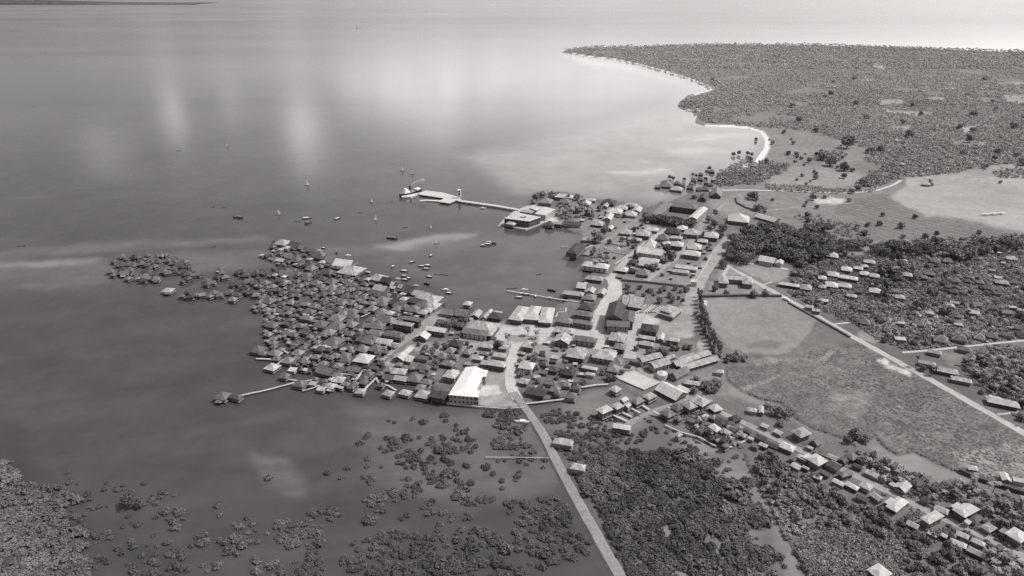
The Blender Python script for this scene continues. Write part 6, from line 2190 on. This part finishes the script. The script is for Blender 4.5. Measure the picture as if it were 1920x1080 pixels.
# -- mangroves: bushes in the shallows
ELL = '''833 781 12 8,732 792 9 4,772 789 4 4,792 787 4 3,864 805 14 11,690 816 9 5,676 830 7 5,731 834 18 17,764 828 13 9,783 816 6 5,833 834 34 19,880 834 16 16,773 860 28 19,827 860 28 14,801 885 13 8,868 872 10 6,820 904 19 15,845 894 16 13,871 916 13 19,760 900 9 6,786 904 11 6,693 897 15 12,688 856 8 4,692 873 8 4,717 872 6 5,767 922 25 13,726 925 19 12,713 944 35 14,698 973 18 9,754 966 14 8,630 966 16 12,808 954 16 16,839 970 16 11,875 968 10 9,889 937 40 11,918 940 10 9,956 941 20 6,811 988 16 9,915 883 14 11,940 897 6 5,968 894 11 13,940 918 6 5,956 809 34 28,937 831 22 12,978 844 28 15,987 863 20 8,927 863 8 5,943 863 8 5,946 775 34 12,1022 869 9 9,1025 960 72 28,1041 1008 78 47,883 1008 63 22,915 1055 126 28,742 1023 82 28,757 1058 126 25,273 942 17 6,303 930 18 8,323 965 33 14,327 987 15 6,267 985 10 7,193 1002 30 7,247 1015 10 9,223 1025 9 5,310 1013 18 6,360 1020 9 6,380 1007 13 13,417 1013 13 7,447 987 12 8,453 1007 20 13,430 1032 23 8,467 1020 23 8,333 1043 18 14,290 1067 66 15,397 1063 20 10,483 1060 20 14,537 1005 40 22,565 1010 40 24,610 960 25 14,540 1067 44 20,593 1053 20 26,560 985 50 12,25 900 14 14,22 868 8 5,162 932 11 7,124 888 4 3,133 901 4 3,1043 780 28 15,1067 790 15 12,1110 792 10 8,1055 815 32 10,1107 815 14 10,1150 825 18 12,1100 832 36 14,1120 852 60 15,700 930 9 5,655 876 5 3,640 890 8 4,615 888 4 3,640 897 5 3,413 950 6 4,414 962 5 3,504 895 5 3,464 970 5 4,475 985 8 5,483 992 6 5'''
MANG1 = [(1058, 868), (1100, 858), (1180, 848), (1250, 846), (1310, 852), (1360, 872), (1400, 900), (1425, 945), (1448, 1000), (1472, 1060), (1480, 1095), (1184, 1095), (1150, 1020), (1115, 950), (1080, 900)]
MPTS = []
for e in ELL.split(','):
    x, y, rx, ry = map(float, e.split())
    k, s = scale_at(y)
    n = max(1, int(math.pi * rx * ry / (k * k * s) / 6.6 * (.62 if rx * ry < 600 else .56)))
    for _ in range(n):
        a, q_ = random.uniform(0, 6.283), random.random() ** .5
        MPTS.append((x + math.cos(a) * q_ * rx, y + math.sin(a) * q_ * ry, random.uniform(.72, 1.3)))
a = np.asarray(MANG1)
for _ in range(5200):
    x, y = random.uniform(a[:, 0].min(), a[:, 0].max()), random.uniform(a[:, 1].min(), a[:, 1].max())
    if not inside(np.array([x]), np.array([y]), MANG1)[0]:
        continue
    dens = .95 - .42 * float(sstep(np.array(x + (y - 900) * -.35), 1330, 1400)) - (.5 if y > 985 and x > 1250 else 0)
    dens *= .12 + 1.05 * float(vnoise(np.array([x]), np.array([y * 1.6]), 34, 81)[0])
    if random.random() < dens:
        MPTS.append((x, y, random.choice([.6, .8, 1, 1.2, 1.7]) * random.uniform(.85, 1.15)))
for _ in range(150):
    x, y = random.uniform(1240, 1420), random.uniform(815, 880)
    if random.random() < .5 and y < 830 + (x - 1240) * .3:
        MPTS.append((x, y, random.uniform(.5, .9)))
for _ in range(420):
    x, y = random.uniform(1045, 1340), random.uniform(772, 868)
    if float(vnoise(np.array([x]), np.array([y * 1.8]), 26, 83)[0]) > .5 and y > 775 + max(0, x - 1190) * .42:
        MPTS.append((x, y, random.uniform(.5, 1.1)))
for _ in range(240):
    x, y = random.uniform(120, 330), random.uniform(905, 1078)
    if float(vnoise(np.array([x]), np.array([y * 1.8]), 22, 85)[0]) > .58 + (x - 120) / 1400:
        MPTS.append((x, y, random.uniform(.5, 1.2)))
MPTS = [p for p in MPTS if not (1060 < p[0] < 1140 and p[1] > 862 and p[1] < 885 and p[0] < 1100)]
# bigger mangrove trees in the dense part
for _ in range(70):
    x, y = random.uniform(1290, 1400), random.uniform(930, 1000)
    if random.random() < .8:
        MPTS.append((x, y, random.uniform(1.5, 2.2)))
for _ in range(260):
    x, y, s_ = random.choice(MPTS)
    MPTS.append((x + random.uniform(-5, 5), y + random.uniform(-3, 3), s_ * random.uniform(1.15, 1.7)))
MPTS = [p for p in MPTS if seg_dist(np.array([p[0]]), np.array([p[1]]), [(962, 735), (985, 765), (1012, 803), (1060, 898), (1110, 988), (1166, 1087), (1215, 1180)], 1.0, False)[0] > 8 + (p[1] - 760) * .04]
MPTS.sort(key=lambda p: -(p[2] * scale_at(min(p[1], 1080))[0]) if p[1] < 1082 else 0)
def mz(x, y):
    if x < 360: return ('mangrove bush in the shallows at the lower left corner', 'mangroves at the lower left')
    if x < 640: return ('mangrove bush in the scattered belt along the bottom edge', 'mangroves along the bottom edge')
    if x > 1050 + (y - 870) * .48: return ('mangrove bush in the dense growth right of the causeway', 'mangroves right of the causeway')
    return ('mangrove bush standing in shallow water left of the causeway', 'mangroves left of the causeway')
nind = 300
for x, y, s in MPTS[:nind]:
    gx, gy = map(float, gp(x, y, 0.5))
    lab, grp = mz(x, y)
    o = link('mangrove_bush', random.choice(P_BUSH), None, (gx, gy, -.15), random.uniform(0, 6.28), (s * 1.1, s * random.uniform(.95, 1.3), s * random.uniform(.7, 1.05)))
    tag(o, lab, 'mangrove', grp)

for i, (x, y, s, lab) in enumerate([(242, 948, 4.2, 'tall single mangrove standing in the shallows at lower left'), (262, 951, 2.4, 'smaller mangrove just right of the tall single one')]):
    gx, gy = map(float, gp(x, y, 0))
    me_ = proto('mangrove', leaf_cloud(1100 if i == 0 else 420, lumps_round(1.25 * s, 1.9 * s, .85 * s, 8, 60 + i), .3, 60 + i, .3, -.6), 'mang')
    tag(link('mangrove_bush', me_, None, (gx, gy, 0), i), lab, 'mangrove')

def merge(name, protos, pts, mat, label, cat):
    """one mass of uncountable plants: pts of (x, y, z, rotation, scale_xy, scale_z) in metres"""
    src = []
    for me in protos:
        v = np.empty(len(me.vertices) * 3, np.float32); me.vertices.foreach_get('co', v)
        f = np.empty(len(me.loops), np.int32); me.loops.foreach_get('vertex_index', f)
        src.append((v.reshape(-1, 3), f.reshape(-1, 4)))
    V, Fc, n = [], [], 0
    for i, (x, y, z, rz, s, sz) in enumerate(pts):
        v, f = src[i % len(src)]
        c, sn = math.cos(rz), math.sin(rz)
        w = np.empty_like(v)
        w[:, 0] = (v[:, 0] * c - v[:, 1] * sn) * s + x
        w[:, 1] = (v[:, 0] * sn + v[:, 1] * c) * s + y
        w[:, 2] = v[:, 2] * sz + z
        V.append(w); Fc.append(f + n); n += len(v)
    o = mesh_obj(name, np.concatenate(V), np.concatenate(Fc), mat)
    return stuff(o, label, cat)

rest = [(*map(float, gp(x, y, .5)), -.15, random.uniform(0, 6.28), s * 1.05, s * random.uniform(.65, 1.05)) for x, y, s in MPTS[nind:]]
merge('mangrove_thicket', P_BUSH, rest, 'mang', 'grey-green mass of mangrove scrub flooding both sides of the causeway', 'mangroves')

def area_pts(poly, step, jit=.5, keep=1.0, noise_sc=None, sr=(.8, 1.2), z=GZ, grow=None, avoid=None):
    """points a photo-step apart inside an outline, so a wood thins out towards the distance as it is seen"""
    a = np.asarray(poly, float)
    xs_ = np.arange(a[:, 0].min(), a[:, 0].max(), step); ys_ = np.arange(a[:, 1].min(), a[:, 1].max(), step * .55)
    X, Y = np.meshgrid(xs_, ys_); X = X.ravel(); Y = Y.ravel()
    X = X + RNG.uniform(-jit, jit, X.shape) * step; Y = Y + RNG.uniform(-jit, jit, Y.shape) * step * .55
    k = inside(X, Y, poly) & (RNG.random(X.shape) < keep)
    if noise_sc:
        k &= RNG.random(X.shape) < np.clip(fnoise(X, Y * 2, noise_sc, 91) * 2.4 - .45, .05, 1)
    X, Y = X[k], Y[k]
    gx, gy = gp(X, Y, z)
    if avoid is not None and HOUSES:
        HS = np.array(HOUSES)
        kk = np.array([not ((HS[:, 0] - p) ** 2 + (HS[:, 1] - q_) ** 2 < (HS[:, 2] + avoid) ** 2).any() for p, q_ in zip(gx, gy)], bool)
        kk &= np.array([off_road(p, q_, 4) for p, q_ in zip(X, Y)], bool)
        gx, gy, X, Y = gx[kk], gy[kk], X[kk], Y[kk]
    s = RNG.uniform(*sr, gx.shape) * (1 if grow is None else grow(Y))
    return [(float(p), float(q_), z - .1, float(RNG.uniform(0, 6.28)), float(t), float(t * RNG.uniform(.8, 1.2))) for p, q_, t in zip(gx, gy, s)]

# low plants under the palms, in the marsh and along the banks
P_CLUMP = [proto('clump', leaf_cloud(46, [(0, 0, .55, 1.0, 1.0, .6), (.7, .3, .45, .6, .6, .45), (-.5, -.6, .45, .7, .6, .5)], .34, s), 'scrub') for s in (40, 41, 42)]
P_THICK = [proto('clump', leaf_cloud(150, lumps_round(2.0, 2.6, 1.6, 5, s), .34, s), 'thick') for s in (44, 45, 46)]
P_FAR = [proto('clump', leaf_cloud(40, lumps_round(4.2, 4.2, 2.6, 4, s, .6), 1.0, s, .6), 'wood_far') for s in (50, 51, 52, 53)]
under = area_pts(GROVE, 4.2, .6, .75, None, (.9, 1.7), avoid=-.8) + area_pts(GROVE2, 5, .6, .6, None, (.8, 1.5), avoid=-.8)
merge('undergrowth', P_CLUMP, under, 'scrub', 'low tangled undergrowth filling the eastern palm grove', 'undergrowth')
cropland = area_pts([(1492, 1010), (1530, 992), (1570, 985), (1650, 1012), (1700, 1060), (1692, 1095), (1528, 1095)], 5.2, .5, .9, None, (.7, 1.15))
merge('field_crops', P_CLUMP, cropland, 'tree', 'dense even field of tall dark plants beside the tidal creek', 'crops')
marsh = area_pts(MARSH, 4.0, .6, .9, 40, (.35, .9), z=.8, avoid=0)
NOSCRUB = [[(1408, 674), (1450, 671), (1540, 675), (1545, 666), (1558, 656), (1566, 662), (1554, 680), (1460, 682), (1418, 692)], [(1362, 720), (1390, 728), (1440, 711), (1470, 699), (1471, 705), (1440, 720), (1392, 740)], [(1640, 672), (1665, 672), (1712, 698), (1708, 714), (1650, 690)], [(1555, 735), (1605, 728), (1645, 745), (1612, 792), (1550, 770)]]
def photo_xy(x, y):
    return 960 + F * x / (y * CP + H * SP), 540 - F * math.tan(PITCH - math.atan2(H, y))
marsh = [(p[0], p[1], p[2], p[3], p[4], p[5] * .38) for p in marsh if not any(inside(np.array([photo_xy(p[0], p[1])[0]]), np.array([photo_xy(p[0], p[1])[1]]), z_)[0] for z_ in NOSCRUB)]
merge('marsh_scrub', P_CLUMP, marsh, 'marsh', 'patchy low scrub over the marsh below the long white road', 'scrub')
bank = area_pts([(1395, 848), (1480, 870), (1600, 950), (1700, 1000), (1700, 1095), (1520, 1095), (1440, 945)], 7, .6, .55, 30, (1, 1.9), avoid=0) + area_pts([(1600, 840), (1700, 885), (1925, 940), (1925, 1080), (1700, 1000)], 7, .6, .6, 40, (.9, 1.6), avoid=-.5) + area_pts([(1250, 770), (1395, 800), (1400, 846), (1300, 815)], 7, .6, .5, 30, (.7, 1.2), avoid=0)
merge('bank_scrub', P_CLUMP, bank, 'tree', 'low scrub along the south road and creek banks', 'scrub')
thick = area_pts([(-80, 858), (10, 864), (30, 886), (48, 910), (134, 916), (150, 940), (118, 960), (134, 988), (164, 1006), (172, 1045), (168, 1100), (-80, 1100)], 8.0, .7, .66, None, (.4, 1.4), z=.4)
thick = [(p[0], p[1], p[2], p[3], p[4], p[5] * .75) for p in thick]
merge('shore_thicket', P_THICK, thick, 'thick', 'thick pale-green thicket on the shore at the lower left corner', 'thicket')
CLEAR = [p for p in PATCH if np.asarray(p[0])[:, 1].max() < 352 and p[1] >= .26]
FARW = [(1058, 93), (1100, 88), (1200, 85), (1350, 82), (1500, 82), (1600, 85), (1700, 88), (1800, 92), (1940, 96), (2300, 100), (2300, 345), (1930, 328), (1800, 326), (1750, 332), (1690, 332), (1655, 312), (1622, 302), (1630, 280), (1570, 262), (1520, 246), (1444, 240), (1400, 236), (1325, 231), (1312, 222), (1318, 212), (1292, 205), (1278, 199), (1280, 190), (1296, 182), (1338, 172), (1316, 156), (1275, 142), (1236, 130), (1196, 119), (1148, 109), (1098, 103.5), (1058, 96)]
fw = []
for (y0, y1, st, sc) in [(81, 130, 2.9, 1.0), (130, 200, 3.5, .76), (200, 350, 4.5, .64)]:
    a_ = area_pts(FARW, st, .6, .95, None, (.55 * sc, 1.5 * sc))
    fw += [p for p in a_ if y0 <= 540 - F * math.tan(math.atan2(H, p[1]) * -1 + PITCH) < y1]
keepw = []
for p in fw:
    yy = 540 - F * math.tan(PITCH - math.atan2(H, p[1]))
    dcam = math.hypot(p[1], H)
    xx = 960 + F * p[0] / (p[1] * CP + H * SP)
    bad = False
    for c_ in CLEAR:
        if inside(np.array([xx]), np.array([yy]), c_[0])[0] and random.random() < .93:
            bad = True; break
    if not bad and fnoise(np.array([p[0]]), np.array([p[1]]), 130, 95)[0] > .31:
        keepw.append(p)
for i in range(32):
    while True:
        x, y = random.uniform(1330, 1925), random.uniform(130, 330)
        if inside(np.array([x]), np.array([y]), FARW)[0]:
            break
    o_ = tree('leaf', x, y, random.uniform(1.3, 2.3), 'dark tree standing out above the far coastal woods', 'big trees of the far woods')
    o_.name = 'forest_tree'
edge = area_pts([(1058, 93), (1100, 89), (1200, 86), (1350, 83), (1500, 84), (1600, 86), (1700, 89), (1800, 94), (1940, 99), (2100, 104), (2100, 108), (1925, 102), (1700, 95), (1500, 91), (1350, 90), (1200, 92.5), (1100, 96)], 2.4, .6, .95, None, (.5, 1.1))
keepw += [(p[0], p[1], p[2] - 1.6, p[3], p[4], p[5]) for p in edge]
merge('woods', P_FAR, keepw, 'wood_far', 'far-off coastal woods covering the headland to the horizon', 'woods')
belt = []
for poly, st, sr in [([(1432, 346), (1500, 348), (1560, 354), (1600, 356), (1640, 352), (1640, 360), (1560, 364), (1436, 358)], 5, (.35, .6)), ([(1342, 350), (1344, 326), (1372, 312), (1400, 300), (1440, 304), (1482, 306), (1478, 320), (1420, 346)], 5, (.6, .95)), ([(1275, 200), (1282, 192), (1330, 188), (1345, 232), (1320, 230), (1310, 215)], 4.5, (.7, 1)), ([(1520, 300), (1552, 284), (1590, 290), (1575, 302)], 4, (.5, .9)), ([(1600, 350), (1640, 318), (1690, 318), (1690, 334), (1640, 354)], 5.5, (.6, 1)), ([(1640, 455), (1925, 440), (1925, 470), (1640, 474)], 7, (.4, .8)), ([(1480, 405), (1530, 400), (1640, 440), (1640, 456), (1560, 440)], 8, (.35, .7)), ([(1860, 320), (1925, 318), (1925, 335), (1870, 334)], 5, (.5, .8))]:
    belt += area_pts(poly, st, .6, .85, None, sr)
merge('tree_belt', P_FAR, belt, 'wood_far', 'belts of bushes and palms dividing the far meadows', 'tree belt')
# ================================================================ labels for the houses: look first, then place, then order from the left among its like
ZONE = {
    'blocks': 'in the street blocks', 'centre': 'around the white street and plaza', 'middle': 'between pier road and L-shaped hall', 'tidal': 'on the tidal flat by the causeway',
    'dike': 'along the dike and warehouses', 'southroad': 'beside the lower right road', 'grove': 'in the eastern palm grove', 'lane': 'by the eastern lane', 'farwood': 'in the far woods and fields',
    'northvillage': 'in the far-shore village', 'point': 'on the point by the pier root', 'pieredge': 'on the pier road', 'lone': 'at the end of the long footbridge',
    'southedge_w': 'on the village south edge, left', 'southedge_e': 'on the village south edge, right', 'pierroad': 'beside the pier road', 'westedge_s': 'on the lower west water edge', 'westedge_n': 'on the upper west water edge',
    'harbour_n': 'on the upper harbour edge', 'harbour_s': 'on the lower harbour edge', 'tip_w': 'at the village north tip', 'tip_e': 'just below the village north tip',
    'cluster_a': 'in outlying cluster, far left', 'cluster_b': 'in outlying cluster, upper middle', 'cluster_c': 'in outlying cluster, lower middle', 'cluster_d': 'in trailing outlying huts, left', 'cluster_e': 'in trailing outlying huts, middle', 'cluster_f': 'in the trailing huts nearest the village'}
for a_, an in zip('abcde', ('top', 'second', 'middle', 'fourth', 'lowest')):
    for b_, bn in zip('wme', ('left', 'centre', 'right')):
        ZONE['heart_' + a_ + b_] = 'in village heart, %s band %s' % (an, bn)
ORD = ['leftmost', 'second from left', 'third from left', 'fourth from left', 'fifth from left', 'sixth from left', 'seventh from left', 'eighth from left', 'ninth from left', 'tenth from left'] + ['%dth from left' % i for i in range(11, 40)]
TW = {0: 'white', 1: 'pale', 2: 'grey', 3: 'brown-grey', 4: 'black', 5: 'dark'}
def sub_zone(r):
    z, x, y = r[1], r[6], r[7]
    if z == 'blocks':
        return ZONE[z] + (', shore side' if y < 405 else ', upper half' if y < 450 else ', lower half')
    if z == 'centre':
        return ZONE[z] + (', north part' if y < 600 else ', middle' if y < 655 else ', south part')
    if z == 'grove':
        return ZONE[z] + (', upper rows' if y < 505 else ', middle row' if y < 545 else ', lower rows')
    if z == 'southroad':
        return ZONE[z] + (', far end' if y < 890 else ', middle stretch' if y < 965 else ', near end')
    return ZONE[z]
groups = {}
for r in REG:
    st = r[4]
    noun = {'fishing_hut': 'fishing hut', 'shore_hut': 'shore hut', 'annex_hut': 'annex hut'}.get(r[9], 'stilt hut') if r[8] == 'hut' else {'stilt_house': 'stilt house', 'shed': 'shed', 'yard_shed': 'yard shed', 'grove_hut': 'grove hut'}.get(r[9], 'house')
    two = 'two-storey ' if st == 2 and r[8] != 'hut' else ''
    if noun in ('annex hut', 'yard shed'):
        noun = 'tiny ' + noun
    base = '%s%s %s-roofed %s %s' % (two, TW[r[2]], ROOF[r[3]], noun, sub_zone(r))
    groups.setdefault(base, []).append(r)
GROUPNAME = {'hut': 'stilt huts of the water village', 'town': 'houses of the town'}
for base, rs in groups.items():
    rs.sort(key=lambda r: (r[6], r[7]))
    for i, r in enumerate(rs):
        lab = base if len(rs) == 1 else '%s, %s' % (base, ORD[i])
        cat = {'fishing_hut': 'fishing hut', 'shore_hut': 'shore hut', 'annex_hut': 'annex hut'}.get(r[9], 'stilt hut') if r[8] == 'hut' else {'stilt_house': 'stilt house', 'shed': 'shed', 'yard_shed': 'yard shed', 'grove_hut': 'grove hut'}.get(r[9], 'house')
        tag(r[0], lab, cat, {'fishing hut': 'fishing huts off the village', 'shore hut': 'huts of the far shore village', 'stilt hut': 'stilt huts on the water', 'stilt house': 'town houses standing over water', 'shed': 'sheds of the town', 'annex hut': 'small annex huts of the water village', 'yard shed': 'small sheds in the town yards', 'grove hut': 'small houses under the eastern palms', 'house': 'houses of the town'}[cat])
